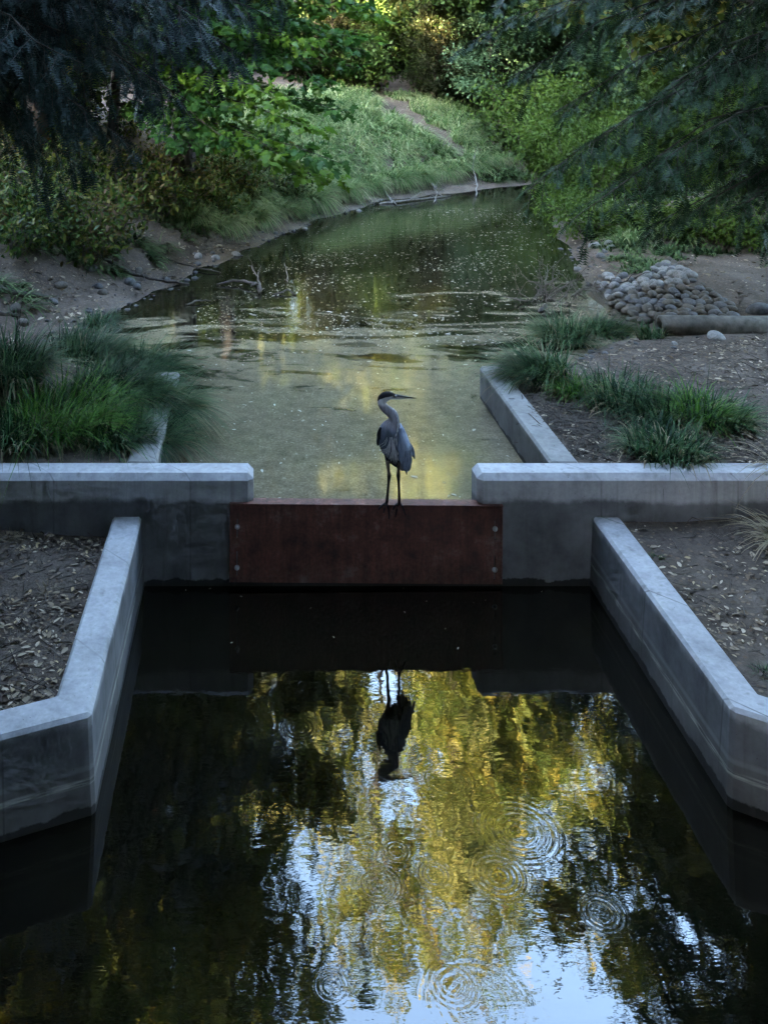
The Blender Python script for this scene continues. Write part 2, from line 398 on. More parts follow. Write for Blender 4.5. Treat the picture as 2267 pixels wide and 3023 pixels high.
def ground_mat():
    m, n, out, N, L = nodes('soil')
    geo = N('ShaderNodeNewGeometry'); pos = geo.outputs['Position']
    at_ = N('ShaderNodeAttribute'); at_.attribute_name = 'shore'; shore = at_.outputs['Fac']
    at2 = N('ShaderNodeAttribute'); at2.attribute_name = 'path'; path = at2.outputs['Fac']
    n1 = N('ShaderNodeTexNoise', i_Scale=1.3, i_Detail=7.0, i_Roughness=.65); L(pos, n1.inputs['Vector'])
    n2 = N('ShaderNodeTexNoise', i_Scale=16.0, i_Detail=6.0, i_Roughness=.75); L(pos, n2.inputs['Vector'])
    vo = N('ShaderNodeTexVoronoi', i_Scale=26.0); L(pos, vo.inputs['Vector'])
    sc_ = N('ShaderNodeSeparateColor'); L(vo.outputs['Color'], sc_.inputs[0])
    r = ramp(N, [(.25, (.040, .030, .022)), (.5, (.082, .064, .051)), (.75, (.145, .120, .098))]); L(n1.outputs[0], r.inputs[0])
    f = ramp(N, [(.3, (.55, .52, .5)), (.7, (1.3, 1.3, 1.3))]); L(n2.outputs[0], f.inputs[0])
    cc = mixrgb(N, L, 1.0, r.outputs[0], f.outputs[0], 'MULTIPLY')
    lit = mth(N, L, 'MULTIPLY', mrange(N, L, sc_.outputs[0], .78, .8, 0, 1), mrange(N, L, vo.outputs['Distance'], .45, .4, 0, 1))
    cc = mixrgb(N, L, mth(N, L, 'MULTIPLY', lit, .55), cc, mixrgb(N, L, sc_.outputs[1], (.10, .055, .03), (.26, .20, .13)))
    k = mth(N, L, 'MULTIPLY', mrange(N, L, mth(N, L, 'ADD', shore, mth(N, L, 'MULTIPLY', n1.outputs[0], .5)), .3, .62, 1, 0, True), .75)
    cc = mixrgb(N, L, k, cc, (.030, .026, .020))
    cc = mixrgb(N, L, path, cc, mixrgb(N, L, n2.outputs[0], (.045, .031, .021), (.12, .085, .06)))
    b = N('ShaderNodeBsdfPrincipled', i_Roughness=.92); b.inputs['Specular IOR Level'].default_value = .25
    L(cc, b.inputs['Base Color']); L(mrange(N, L, shore, .15, .6, .45, .92), b.inputs['Roughness'])
    bp = N('ShaderNodeBump', i_Strength=.8, i_Distance=.03); L(n2.outputs[0], bp.inputs['Height']); L(bp.outputs[0], b.inputs['Normal'])
    L(b.outputs[0], out.inputs[0])
    return m
M['soil'] = ground_mat()
g = obj('ground', np.stack([GX.ravel(), GY.ravel(), GZ], -1), gf, M['soil'], smooth=True); tag(g, kind='structure')
sd_ = sdf(GX.ravel(), GY.ravel())
shore_v = np.where(GY.ravel() < 3.2, 2.0, np.clip(sd_, 0, 3))
a_ = g.data.attributes.new('shore', 'FLOAT', 'POINT'); a_.data.foreach_set('value', shore_v.astype(np.float32))
def seg_dist(x, y, p, q):
    ex, ey = q[0] - p[0], q[1] - p[1]; t = np.clip(((x - p[0]) * ex + (y - p[1]) * ey) / (ex * ex + ey * ey), 0, 1)
    return np.hypot(x - p[0] - t * ex, y - p[1] - t * ey)
PATH = [ground(900, 225), ground(1040, 240), ground(1180, 330), ground(1330, 430)]
pd = np.min([seg_dist(GX.ravel(), GY.ravel(), PATH[i], PATH[i + 1]) for i in range(3)], axis=0)
path_v = 1 - sst(.1, .8, pd + .3 * wob(GX.ravel(), GY.ravel(), 3.0, 3))
a_ = g.data.attributes.new('path', 'FLOAT', 'POINT'); a_.data.foreach_set('value', (path_v * .25).astype(np.float32))

# ------------------------------------------------------------------ water
RINGS = [(540, 228, 48, .5), (800, 563, 36, .7), (905, 628, 46, .8), (1080, 632, 74, 1.0), (1135, 510, 105, .7), (1358, 733, 60, 1.2), (625, 932, 52, .7), (955, 930, 66, .6), (1020, 985, 140, .45),
         (940, 372, 70, .35), (490, 460, 44, .35), (750, 655, 60, .5)]
def water_mat():
    m, n, out, N, L = nodes('dark_still_water')
    geo = N('ShaderNodeNewGeometry'); pos = geo.outputs['Position']
    n1 = N('ShaderNodeTexNoise', i_Scale=2.3, i_Detail=2.0); L(pos, n1.inputs['Vector'])
    mp = N('ShaderNodeMapping'); mp.inputs['Scale'].default_value = (5, 13, 1); L(pos, mp.inputs[0])
    n2 = N('ShaderNodeTexNoise', i_Scale=1.6, i_Detail=3.0); L(mp.outputs[0], n2.inputs['Vector'])
    hsum = mth(N, L, 'ADD', mth(N, L, 'MULTIPLY', n1.outputs[0], .0022), mth(N, L, 'MULTIPLY', n2.outputs[0], .00028))
    for u, v, r, am in RINGS:
        p = at(300 + u / .9217, 1900 + v / .9217, 0); rad = r / .9217 * (p.y + D) / F
        d = N('ShaderNodeVectorMath', operation='DISTANCE'); L(pos, d.inputs[0]); d.inputs[1].default_value = (p.x, p.y, 0)
        dd = d.outputs['Value']
        env = mth(N, L, 'MULTIPLY', mrange(N, L, dd, rad * 1.3, rad * .8, 0, 1, True), mrange(N, L, dd, rad * .15, rad * .75, .12, 1, True))
        env = mth(N, L, 'MULTIPLY', env, mrange(N, L, n1.outputs[0], .3, .65, .25, 1.1))
        lam = .014 + rad * .13
        sn = mth(N, L, 'SINE', mth(N, L, 'MULTIPLY', dd, 6.283 / lam))
        hsum = mth(N, L, 'ADD', hsum, mth(N, L, 'MULTIPLY', mth(N, L, 'MULTIPLY', env, sn), lam * .0036 * am))
    b = N('ShaderNodeBsdfPrincipled', i_Roughness=.015, i_IOR=1.45)
    b.inputs['Base Color'].default_value = (.0035, .003, .0016, 1)
    bp = N('ShaderNodeBump', i_Strength=1.0, i_Distance=1.0); L(hsum, bp.inputs['Height']); L(bp.outputs[0], b.inputs['Normal'])
    L(b.outputs[0], out.inputs[0])
    return m
M['water'] = water_mat()
cw = obj('water', [(-9, -16, 0), (9, -16, 0), (9, .05, 0), (-9, .05, 0)], [(0, 1, 2, 3)], M['water']); tag(cw, kind='structure')

def pond_mat():
    m, n, out, N, L = nodes('pond_water_with_algae')
    geo = N('ShaderNodeNewGeometry'); pos = geo.outputs['Position']
    sep = N('ShaderNodeSeparateXYZ'); L(pos, sep.inputs[0]); x, y = sep.outputs[0], sep.outputs[1]
    mp = N('ShaderNodeMapping'); mp.inputs['Scale'].default_value = (.34, .95, 1); L(pos, mp.inputs[0])
    n1 = N('ShaderNodeTexNoise', i_Scale=1.2, i_Detail=7.0, i_Roughness=.55, i_Distortion=2.2); L(mp.outputs[0], n1.inputs['Vector'])
    n2 = N('ShaderNodeTexNoise', i_Scale=38.0, i_Detail=4.0, i_Roughness=.7); L(pos, n2.inputs['Vector'])
    n4 = N('ShaderNodeTexNoise', i_Scale=7.0, i_Detail=5.0, i_Roughness=.65); L(pos, n4.inputs['Vector'])
    dens = mrange(N, L, y, 2.5, 8.2, 1.05, .10)                       # the film has drifted against the weir
    dens = mth(N, L, 'SUBTRACT', dens, mrange(N, L, y, 8.0, 9.5, 0, .5))
    dens = mth(N, L, 'ADD', dens, mth(N, L, 'MULTIPLY', mrange(N, L, x, 4.3, 5.2, 0, .6), mrange(N, L, y, 8.5, 9.5, 1, 0)))
    fm = mth(N, L, 'ADD', dens, mth(N, L, 'MULTIPLY', mth(N, L, 'SUBTRACT', n1.outputs[0], .5), 3.3))
    film = mrange(N, L, fm, .34, .74, 0, 1, True)
    film = mth(N, L, 'MULTIPLY', film, mrange(N, L, n4.outputs[0], .3, .62, .55, .95))
    cr = ramp(N, [(.3, (.115, .095, .060)), (.55, (.19, .162, .108)), (.75, (.29, .255, .185))]); L(n2.outputs[0], cr.inputs[0])
    a = N('ShaderNodeBsdfPrincipled', i_Roughness=.045, i_IOR=1.5); L(cr.outputs[0], a.inputs['Base Color'])
    bp1 = N('ShaderNodeBump', i_Strength=.10, i_Distance=.002); L(n2.outputs[0], bp1.inputs['Height']); L(bp1.outputs[0], a.inputs['Normal'])
    b = N('ShaderNodeBsdfPrincipled', i_Roughness=.02, i_IOR=1.45); b.inputs['Base Color'].default_value = (.013, .012, .007, 1)
    mp3 = N('ShaderNodeMapping'); mp3.inputs['Scale'].default_value = (3, 9, 1); L(pos, mp3.inputs[0])
    n3 = N('ShaderNodeTexNoise', i_Scale=1.2, i_Detail=3.0); L(mp3.outputs[0], n3.inputs['Vector'])
    bp2 = N('ShaderNodeBump', i_Strength=.5, i_Distance=.004); L(n3.outputs[0], bp2.inputs['Height']); L(bp2.outputs[0], b.inputs['Normal'])
    mix = N('ShaderNodeMixShader'); L(film, mix.inputs[0]); L(b.outputs[0], mix.inputs[1]); L(a.outputs[0], mix.inputs[2]); L(mix.outputs[0], out.inputs[0])
    return m
M['pond'] = pond_mat()
# pond sheet: every grid cell near the water polygon, slightly larger than the shore so the banks cut it
pv = [(-5, .28, WL), (9, .28, WL), (9, 16, WL), (42, 16, WL), (42, 30, WL), (-5, 30, WL)]
pw = obj('pond_water', pv, [(0, 1, 2, 3, 4, 5)], M['pond']); tag(pw, kind='structure')

# ------------------------------------------------------------------ concrete structure
def bevel_mesh(o, width, seg=1, angle=30):
    md = o.modifiers.new('bevel', 'BEVEL'); md.width = width; md.segments = seg; md.limit_method = 'ANGLE'; md.angle_limit = R(angle)
    return o
def prism(name, loop_bottom, loop_top, mat, parent=None):
    n = len(loop_top); v = list(loop_bottom) + list(loop_top)
    f = [tuple(range(n))[::-1], tuple(range(n, 2 * n))] + [(i, (i + 1) % n, n + (i + 1) % n, n + i) for i in range(n)]
    return obj(name, v, f, mat, parent)
prof = [(-3.9, -1), (7.2, -1), (7.2, .99), (1.95, .99), (1.95, .28), (-.05, .28), (-.05, .99), (-3.9, .99)]
wv_ = [(x, 0, z) for x, z in prof] + [(x, .30, z) for x, z in prof]
n_ = len(prof)
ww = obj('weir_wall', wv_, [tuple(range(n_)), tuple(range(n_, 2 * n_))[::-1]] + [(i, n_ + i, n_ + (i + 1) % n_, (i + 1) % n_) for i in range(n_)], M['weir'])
bevel_mesh(ww, .05); tag(ww, 'grey concrete weir wall across the channel with a wide notch in its middle', 'wall')
def wing(name, inner, outer, ztop, zbot, batter, label):
    loop = inner + outer[::-1]
    top = [(x, y, ztop) for x, y in loop]
    bot = []
    for i, (x, y) in enumerate(loop):
        dx, dy = (batter[i] if i < len(inner) else (0, 0)); k = (ztop - zbot)
        bot.append((x + dx * k, y + dy * k, zbot))
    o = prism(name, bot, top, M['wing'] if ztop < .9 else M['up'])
    bevel_mesh(o, .022); tag(o, label, 'wall'); return o
wing('wing_wall', [(-1.048, .02), (-1.048, -2.52), (-4.2, -3.78)], [(-1.303, .02), (-1.303, -2.345), (-4.2, -3.505)], .62, -1,
     [(.045, 0), (.045, -.02), (.0, -.05)], 'left concrete wing wall with a bend, below the weir')
wing('wing_wall', [(2.973, .02), (2.973, -2.47), (5.6, -4.02)], [(3.218, .02), (3.218, -2.33), (5.6, -3.735)], .62, -1,
     [(-.045, 0), (-.045, -.02), (0, -.05)], 'right concrete wing wall with a bend, below the weir')
wing('training_wall', [(2.68, .28), (2.66, 2.98), (3.5, 3.29)], [(2.95, .28), (2.93, 2.76), (3.5, 2.97)], .985, -.2,
     [(0, 0)] * 3, 'concrete channel wall right of the pond, running back from the weir')
wing('training_wall', [(-.94, .28), (-.94, 2.78)], [(-1.22, .28), (-1.22, 2.78)], .985, -.2,
     [(0, 0)] * 3, 'concrete channel wall left of the pond, half hidden under long grass')

# rusted gate plate
pl = empty('weir_plate', (.953, 0, 0.735)); pl.rotation_euler = (0, R(.45), 0)
tag(pl, 'rusted brown steel plate bolted over the notch of the weir', 'gate')
PW, PH = 1.211, .695
def boxv(x0, x1, y0, y1, z0, z1):
    v = [(x0, y0, z0), (x1, y0, z0), (x1, y1, z0), (x0, y1, z0), (x0, y0, z1), (x1, y0, z1), (x1, y1, z1), (x0, y1, z1)]
    return v, [(0, 3, 2, 1), (4, 5, 6, 7), (0, 1, 5, 4), (1, 2, 6, 5), (2, 3, 7, 6), (3, 0, 4, 7)]
def box(name, b, mat, parent=None, bev=0):
    v, f = boxv(*b); o = obj(name, v, f, mat, parent)
    if bev: bevel_mesh(o, bev)
    return o
bx_l, bx_r = -PW + .067, PW - .067
holes = [(bx_l - .006, bx_l + .006, -.30, -.13), (bx_l - .006, bx_l + .006, -.64, -.42), (bx_r - .006, bx_r + .006, -.30, -.13), (bx_r - .006, bx_r + .006, -.66, -.44)]
xs = sorted({-PW, PW, *[h[0] for h in holes], *[h[1] for h in holes]}); zs = sorted({-PH, -.006, *[h[2] for h in holes], *[h[3] for h in holes]})
bm = bmesh.new(); cache = {}
def vv(x, y, z):
    k = (round(x, 5), y, round(z, 5))
    if k not in cache: cache[k] = bm.verts.new(k)
    return cache[k]
solid = {}
for i in range(len(xs) - 1):
    for j in range(len(zs) - 1):
        cxm, czm = (xs[i] + xs[i + 1]) / 2, (zs[j] + zs[j + 1]) / 2
        solid[i, j] = not any(h[0] < cxm < h[1] and h[2] < czm < h[3] for h in holes)
Y0, Y1 = -.026, -.008
for (i, j), s in solid.items():
    if not s: continue
    a, b, c, d = xs[i], xs[i + 1], zs[j], zs[j + 1]
    bm.faces.new((vv(a, Y0, c), vv(b, Y0, c), vv(b, Y0, d), vv(a, Y0, d))); bm.faces.new((vv(a, Y1, d), vv(b, Y1, d), vv(b, Y1, c), vv(a, Y1, c)))
    for di, dj, p, q in ((-1, 0, (a, d), (a, c)), (1, 0, (b, c), (b, d)), (0, -1, (a, c), (b, c)), (0, 1, (b, d), (a, d))):
        if not solid.get((i + di, j + dj), False): bm.faces.new((vv(p[0], Y0, p[1]), vv(p[0], Y1, p[1]), vv(q[0], Y1, q[1]), vv(q[0], Y0, q[1])))
bmesh.ops.recalc_face_normals(bm, faces=bm.faces)
me = bpy.data.meshes.new('sheet'); bm.to_mesh(me); bm.free(); me.materials.append(M['rust'])
so = bpy.data.objects.new('sheet', me); col.objects.link(so); so.parent = pl
box('top_flange', (-PW - .004, PW + .004, -.034, .085, -.0055, .006), M['rust'], pl, .002)
for s in (-1, 1): box('side_angle', (s * (PW - .006) - .0055, s * (PW - .006) + .0055, -.036, -.0265, -PH + .004, -.008), M['rust'], pl, .001)
def bolt_mesh():
    v, f = [], []
    prof_ = [(.024, 0), (.024, .006), (.017, .007), (.017, .018), (.014, .026), (.008, .031), (0.001, .033)]
    for r_, h_ in prof_:
        for k in range(12): v.append((r_ * math.cos(k * math.pi / 6), -h_, r_ * math.sin(k * math.pi / 6)))
    for a in range(len(prof_) - 1):
        for k in range(12): f.append((a * 12 + k, a * 12 + (k + 1) % 12, a * 12 + 12 + (k + 1) % 12, a * 12 + 12 + k))
    f.append(tuple(range(72, 84)))
    return v, f
bv, bf = bolt_mesh(); b0 = None
for x_, z_ in ((bx_l, -.20), (bx_l, -.563), (bx_r, -.20), (bx_r, -.563)):
    if b0 is None: b0 = obj('bolt', bv, bf, M['bolt'], pl); b = b0
    else: b = b0.copy(); col.objects.link(b); b.parent = pl
    b.location = (x_, -.0262, z_)

# ------------------------------------------------------------------ vegetation materials
M['needle_l'] = leaf_mat('blue_green_needles', [(.009, .018, .017), (.015, .030, .028), (.028, .052, .050)], .2, .5)
M['needle_r'] = leaf_mat('dark_green_needles', [(.009, .020, .009), (.016, .036, .016), (.028, .060, .028)], .25, .5)
M['maple'] = leaf_mat('maple_leaves', [(.026, .068, .015), (.042, .105, .02), (.07, .155, .026)], .45, .4)
M['maple_hi'] = leaf_mat('yellow_green_maple_leaves', [(.06, .12, .015), (.095, .18, .02), (.14, .23, .03)], .45, .4)
M['oak'] = leaf_mat('dark_green_leaves', [(.035, .06, .016), (.055, .09, .02), (.08, .12, .03)], .35, .45)
M['mid'] = leaf_mat('mixed_green_gold_leaves', [(.035, .06, .014), (.075, .105, .022), (.15, .16, .03), (.24, .19, .04)], .4, .5, spread=.9)
M['gold'] = leaf_mat('golden_leaves', [(.040, .060, .016), (.10, .125, .036), (.19, .195, .062), (.34, .31, .115)], .45, .5, spread=.95)
M['rusty'] = leaf_mat('browning_leaves', [(.018, .028, .009), (.028, .034, .011), (.042, .034, .013)], .35, .5)
M['pale'] = leaf_mat('pale_green_leaves', [(.045, .085, .04), (.075, .13, .06), (.11, .17, .085)], .35, .45)
M['shrub_y'] = leaf_mat('yellow_green_shrub_leaves', [(.035, .066, .012), (.062, .105, .018), (.115, .165, .028)], .4, .45)
M['under'] = leaf_mat('undergrowth_leaves', [(.012, .028, .008), (.028, .060, .011), (.055, .090, .015), (.13, .13, .028), (.08, .05, .022)], .35, .5, spread=.95)
M['grass'] = leaf_mat('green_grass', [(.02, .042, .015), (.055, .10, .035), (.13, .175, .075)], .3, .5, nscale=.9, spread=1.1)
M['grass_far'] = leaf_mat('pale_bank_grass', [(.04, .075, .025), (.10, .17, .055), (.18, .26, .10), (.36, .38, .20)], .35, .5, nscale=.8, spread=1.1)
M['grass_dark'] = leaf_mat('dark_tussock_grass', [(.008, .022, .010), (.020, .058, .024), (.040, .095, .038), (.11, .16, .075)], .3, .45, nscale=2.0, spread=1.2)
M['grass_lime'] = leaf_mat('lime_tussock_grass', [(.020, .06, .012), (.055, .14, .02), (.09, .20, .03), (.15, .27, .06)], .35, .45, nscale=2.0, spread=1.2)
M['straw'] = leaf_mat('dry_straw', [(.14, .11, .07), (.24, .19, .12), (.32, .27, .18)], .2, .7)
M['litter'] = leaf_mat('leaf_litter', [(.06, .045, .035), (.13, .095, .065), (.24, .19, .13), (.42, .35, .26)], .1, .7, spread=1.1)
M['petal'] = leaf_mat('floating_bits', [(.07, .055, .025), (.24, .21, .15), (.42, .40, .34)], .1, .5, spread=1.0)
M['fallen'] = leaf_mat('fallen_leaf_tan', [(.20, .13, .07), (.36, .27, .15), (.44, .36, .24)], .15, .55)

# ------------------------------------------------------------------ trees
def curve_pts(a, b, sag, n=8, wig=0.0, r=rng):
    a, b = np.asarray(a, float), np.asarray(b, float); t = np.linspace(0, 1, n)[:, None]
    p = a + (b - a) * t; p[:, 2] += sag * 4 * (t * (1 - t))[:, 0]
    if wig: p[1:-1] += r.normal(scale=wig, size=(n - 2, 3))
    return p

def broadleaf(name, seed, H, crown_base, spread, tmpl, size, nleaf, mat, top=0.35, npri=26, trunk_r=.22, clump=.75, droop=.25):
    r = np.random.default_rng(seed); root = empty(name); T = Tubes()
    tz = np.linspace(0, 1, 10); lean = r.normal(scale=.03, size=2)
    tp = np.stack([lean[0] * H * tz ** 2 + .12 * np.sin(tz * 7 + seed), lean[1] * H * tz ** 2 + .12 * np.cos(tz * 6 + seed), H * .93 * tz - .3], -1); tp[0, :2] = 0
    T.add(tp, trunk_r * (1.35 * (1 - tz) ** 3 * .3 + (1 - tz) * .95 + .06), 9)
    C = []
    for i in range(npri):
        t = crown_base + (1 - crown_base) * (i + .5) / npri * .96
        p0 = np.array([np.interp(t, tz, tp[:, k]) for k in range(3)])
        az = i * 2.4 + r.uniform(-.4, .4); u = (t - crown_base) / (1 - crown_base)
        ln = spread * (top + (1 - top) * math.sin(math.pi * min(1, (u * .8 + .22))) ** .8) * r.uniform(.7, 1.15) * (1 if u < .85 else .6)
        el = .15 + .75 * u + r.uniform(-.15, .2)
        p1 = p0 + ln * np.array([math.cos(az) * math.cos(el), math.sin(az) * math.cos(el), math.sin(el)])
        pts = curve_pts(p0, p1, .06 * ln, 6, .05 * ln / 2, r); T.add(pts, np.linspace(trunk_r * .32 * (1 - .6 * u), .015, 6), 5)
        for j in range(7):
            s = .3 + .7 * (j + r.uniform(0, 1)) / 7; q0 = pts[0] + 0; k = s * 5; q0 = pts[int(min(4, k))] + (pts[int(min(4, k)) + 1] - pts[int(min(4, k))]) * (k - int(min(4, k)))
            q1 = q0 + norm(norm(p1 - p0) * .5 + r.normal(scale=.7, size=3) + [0, 0, .15]) * ln * r.uniform(.18, .38)
            T.add(curve_pts(q0, q1, .03, 3), [.03, .02, .008], 4); C.append(q1); C.append((q0 + q1) / 2)
    C = np.array(C); k = r.integers(0, len(C), nleaf); sz = r.uniform(.6, 1.25, len(C))[k]
    pos = C[k] + r.normal(size=(nleaf, 3)) * [clump, clump, clump * .6] * sz[:, None] * r.uniform(.3, 1, (nleaf, 1))
    dirs = norm(rand_dirs(nleaf, r) + norm(pos - C[k]) * .6 - [0, 0, droop]); ups = norm(rand_dirs(nleaf, r) * .8 + [0, 0, 1])
    v, f = stamp(tmpl[0], tmpl[1], pos, frames(dirs, ups), size * r.uniform(.6, 1.25, nleaf))
    T.build('trunk', M['bark'], root); obj('crown', v, f, mat, root)
    return root

SPRAY = spray_template(8, .27, .042, random.Random(2))
SPRAY2 = spray_template(7, .34, .045, random.Random(5))
SPRAYB = spray_template(6, .34, .07, random.Random(8))
class Sprays:
    def __init__(s): s.p = []; s.d = []; s.s = []
    def add(s, p, d, sc_): s.p.append(p); s.d.append(d); s.s.append(sc_)
def bough(T, S, pts, r, step=.13, sstep=.11, slen=1.0, ssize=.3, hang=.1, rad=.026, droop=.4):
    n = len(pts); seg = np.linalg.norm(np.diff(pts, axis=0), axis=1); cum = np.concatenate([[0], np.cumsum(seg)]); Ltot = cum[-1]
    T.add(pts, np.linspace(rad, .008, n), 5)
    s = Ltot * .12; side = 1
    while s < Ltot:
        p = np.array([np.interp(s, cum, pts[:, k]) for k in range(3)]); i = min(n - 2, int(np.searchsorted(cum, s)) - 1 if s > 0 else 0)
        tg = norm(pts[i + 1] - pts[i]); sd2 = norm(np.cross(tg, [0, 0, 1])) * side; u = s / Ltot
        ln = slen * (.35 + .65 * min(1, (1 - u) * 1.6)) * r.uniform(.55, 1.15)
        d0 = norm(sd2 * r.uniform(.5, 1) + tg * r.uniform(.3, .9) + np.array([0, 0, -droop * r.uniform(.2, 1.4)]))
        if r.uniform() < hang: d0 = norm(np.array([0, 0, -1.]) + .3 * tg + .2 * sd2); ln *= 1.5
        m = max(2, int(ln / sstep)); q = p.copy(); path = [q.copy()]
        d = d0.copy()
        for k in range(m):
            q = q + d * ln / m; d = norm(d + np.array([0, 0, -.05])); path.append(q.copy())
            lat = norm(np.cross(d, [0.01, 0, 1])) * (1 if k % 2 else -1)
            S.add(q, norm(d * r.uniform(.5, 1) + lat * r.uniform(.3, .8) + np.array([0, 0, -.25])), ssize * r.uniform(.65, 1.2))
            if r.uniform() < .5: S.add(q, norm(d * .8 - lat * .6 + np.array([0, 0, -.2])), ssize * r.uniform(.6, 1.0))
        S.add(q, norm(d), ssize)
        T.add(np.array(path)[::max(1, m // 3)] if m > 3 else np.array(path), .006, 3)
        if r.uniform() < .8: S.add(p, norm(tg + sd2 * r.uniform(-.3, .6) + np.array([0, 0, r.uniform(-.25, .3)])), ssize * r.uniform(.7, 1.1))
        s += step * r.uniform(.6, 1.4); side = -side
def build_sprays(name, S, tmpl, mat, parent, r):
    pos = np.array(S.p); dirs = np.array(S.d); n = len(pos)
    ups = norm(np.array([0, 0, 1.0]) + r.normal(scale=.45, size=(n, 3)))
    v, f = stamp(tmpl[0], tmpl[1], pos, frames(dirs, ups), np.array(S.s))
    return obj(name, v, f, mat, parent)

def conifer(name, seed, base, H, near, mat, tmpl, tr=.28, reach=5.5, auto_from=.33, nauto=46, kw={}):
    """near: boughs given as world start/end points; upper crown automatic"""
    r = np.random.default_rng(seed); root = empty(name, base); T = Tubes(); S = Sprays(); S2 = Sprays(); b = np.array(base)
    tz = np.linspace(0, 1, 8); T.add(np.stack([.05 * np.sin(tz * 5), .05 * np.cos(tz * 4), tz * H - .3], -1), tr * (1 - tz * .93), 10)
    for a, e, sag in near:
        pts = curve_pts(np.array(a) - b, np.array(e) - b, sag, 9, .05, r); bough(T, S, pts, r, **kw)
    for i in range(nauto):
        t = auto_from + (1 - auto_from) * (i + .5) / nauto; z = t * H; az = i * 2.4 + r.uniform(-.3, .3)
        ln = reach * (1 - t) ** .75 * r.uniform(.75, 1.1) + .5
        e = np.array([math.cos(az) * ln, math.sin(az) * ln, z - .12 * ln + .3 * (t - .5)])
        bough(T, S2, curve_pts([0, 0, z], e, .15, 6, .04, r), r, step=.26, sstep=.24, slen=1.3, ssize=.72, hang=.08)
    T.build('trunk', M['bark'], root)
    if S.p: build_sprays('hanging_foliage', S, tmpl, mat, root, r)
    build_sprays('crown', S2, SPRAYB, mat, root, r)
    return root

# conifer hanging over the left bank: trunk stands left of the frame
LB = (-5.7, 5.0, hz(-5.7, 5.0))
def lb(z): return (LB[0] + .1, LB[1], z)
nearL = []
for (px, py, Yd, sz, sag) in ((760, 30, 4.6, 7.2, .35), (690, 150, 4.0, 7.0, .3), (830, -60, 5.4, 7.8, .3), (560, 300, 3.6, 6.2, .35), (470, 210, 5.4, 6.6, .3), (380, 420, 4.4, 5.7, .3),
                              (260, 330, 3.4, 5.9, .25), (150, 260, 5.6, 6.0, .2), (600, 60, 3.2, 7.4, .2), (300, 60, 3.8, 7.0, .2), (120, 100, 4.6, 6.6, .2), (430, -40, 5.0, 7.6, .2), (215, 470, 5.0, 5.2, .25), (60, 330, 4.0, 5.6, .2), (700, -120, 3.6, 8.2, .25), (520, 120, 6.4, 6.8, .25), (200, 170, 2.6, 6.4, .2)):
    e = atd(px, py, Yd); nearL.append((lb(sz - .4), tuple(e), sag))
cL = conifer('conifer_tree', 11, LB, 21, nearL, M['needle_l'], SPRAY, auto_from=.36, reach=4.6, nauto=60, kw=dict(step=.12, sstep=.10, slen=1.15, ssize=.30, hang=.22, droop=.55))
tag(cL, 'blue-green conifer whose drooping boughs hang into the upper left corner', 'tree')
RB = (10.6, 6.6, hz(10.6, 6.6))
nearR = []
for (px, py, Yd, sz, sag) in ((1560, 560, 6.2, 6.2, .3), (1700, 640, 5.6, 5.2, .3), (1640, 330, 7.4, 6.6, .3), (1500, 230, 8.2, 7.2, .25), (1380, 130, 8.8, 7.8, .2), (1750, 420, 5.2, 5.6, .25), (1850, 590, 6.6, 4.4, .25),
                              (1960, 470, 4.6, 4.9, .2), (1600, 60, 6.8, 7.6, .2), (1850, 60, 6.0, 7.0, .2), (2050, 620, 5.8, 3.9, .2), (1980, 250, 5.4, 6.0, .2), (1450, 20, 7.6, 8.2, .2), (2120, 520, 7.2, 4.3, .2), (1900, 680, 7.6, 3.8, .2), (2200, 600, 5.0, 3.9, .15)):
    e = atd(px, py, Yd); nearR.append(((RB[0] - .1, RB[1], sz), tuple(e), sag))
cR = conifer('conifer_tree', 12, RB, 22, nearR, M['needle_r'], SPRAY2, auto_from=.36, reach=6.5, nauto=64, kw=dict(step=.12, sstep=.11, slen=1.05, ssize=.27, hang=.12, droop=.45))
tag(cR, 'dark green conifer whose long boughs sweep down over the right bank', 'tree')

RH = (RHOMB_V, RHOMB_F); OV = (OVAL_V, OVAL_F); MP = (MAPLE_V, MAPLE_F); NA = (NARROW_V, RHOMB_F)
P = {}
P['oakA'] = broadleaf('broadleaf_tree', 21, 19, .20, 5.2, RH, .30, 36000, M['oak'])
P['oakB'] = broadleaf('broadleaf_tree', 22, 20, .16, 4.8, RH, .30, 36000, M['oak'], top=.45)
P['mid'] = broadleaf('broadleaf_tree', 27, 20, .18, 5.0, RH, .27, 28000, M['mid'], top=.45, clump=.5)
P['gold'] = broadleaf('cottonwood_tree', 23, 22, .16, 4.2, RH, .25, 15500, M['gold'], top=.35, clump=.38)
P['poplar'] = broadleaf('cottonwood_tree', 24, 26, .12, 2.2, RH, .26, 20000, M['gold'], top=.5, npri=34, clump=.42)
P['rusty'] = broadleaf('broadleaf_tree', 25, 12, .12, 3.4, RH, .2, 26000, M['rusty'], top=.4)
P['pale'] = broadleaf('broadleaf_tree', 26, 11, .14, 3.2, RH, .24, 24000, M['pale'], top=.4)
P['shade_canopy'] = broadleaf('broadleaf_tree', 28, 25, .42, 8.0, RH, .32, 46000, M['oak'], top=.6, npri=34, clump=.9)  # high wide crown shaped to cut overhead sky light, out of view
P['sparse'] = broadleaf('broadleaf_tree', 29, 26, .30, 5.2, RH, .27, 6500, M['mid'], top=.6, npri=30, clump=.36)
used = set()
def plant(kind, x, y, s, rz, label, group=None):
    src = P[kind]; loc = (x, y, hz(x, y) - .1)
    if kind in used: o = dup(src, loc, rz, s)
    else: used.add(kind); o = src; o.location = loc; o.rotation_euler = (0, 0, rz); o.scale = (s, s, s)
    for k in ('label', 'category', 'group'):
        if k in o: del o[k]
    return tag(o, label, 'tree', group)
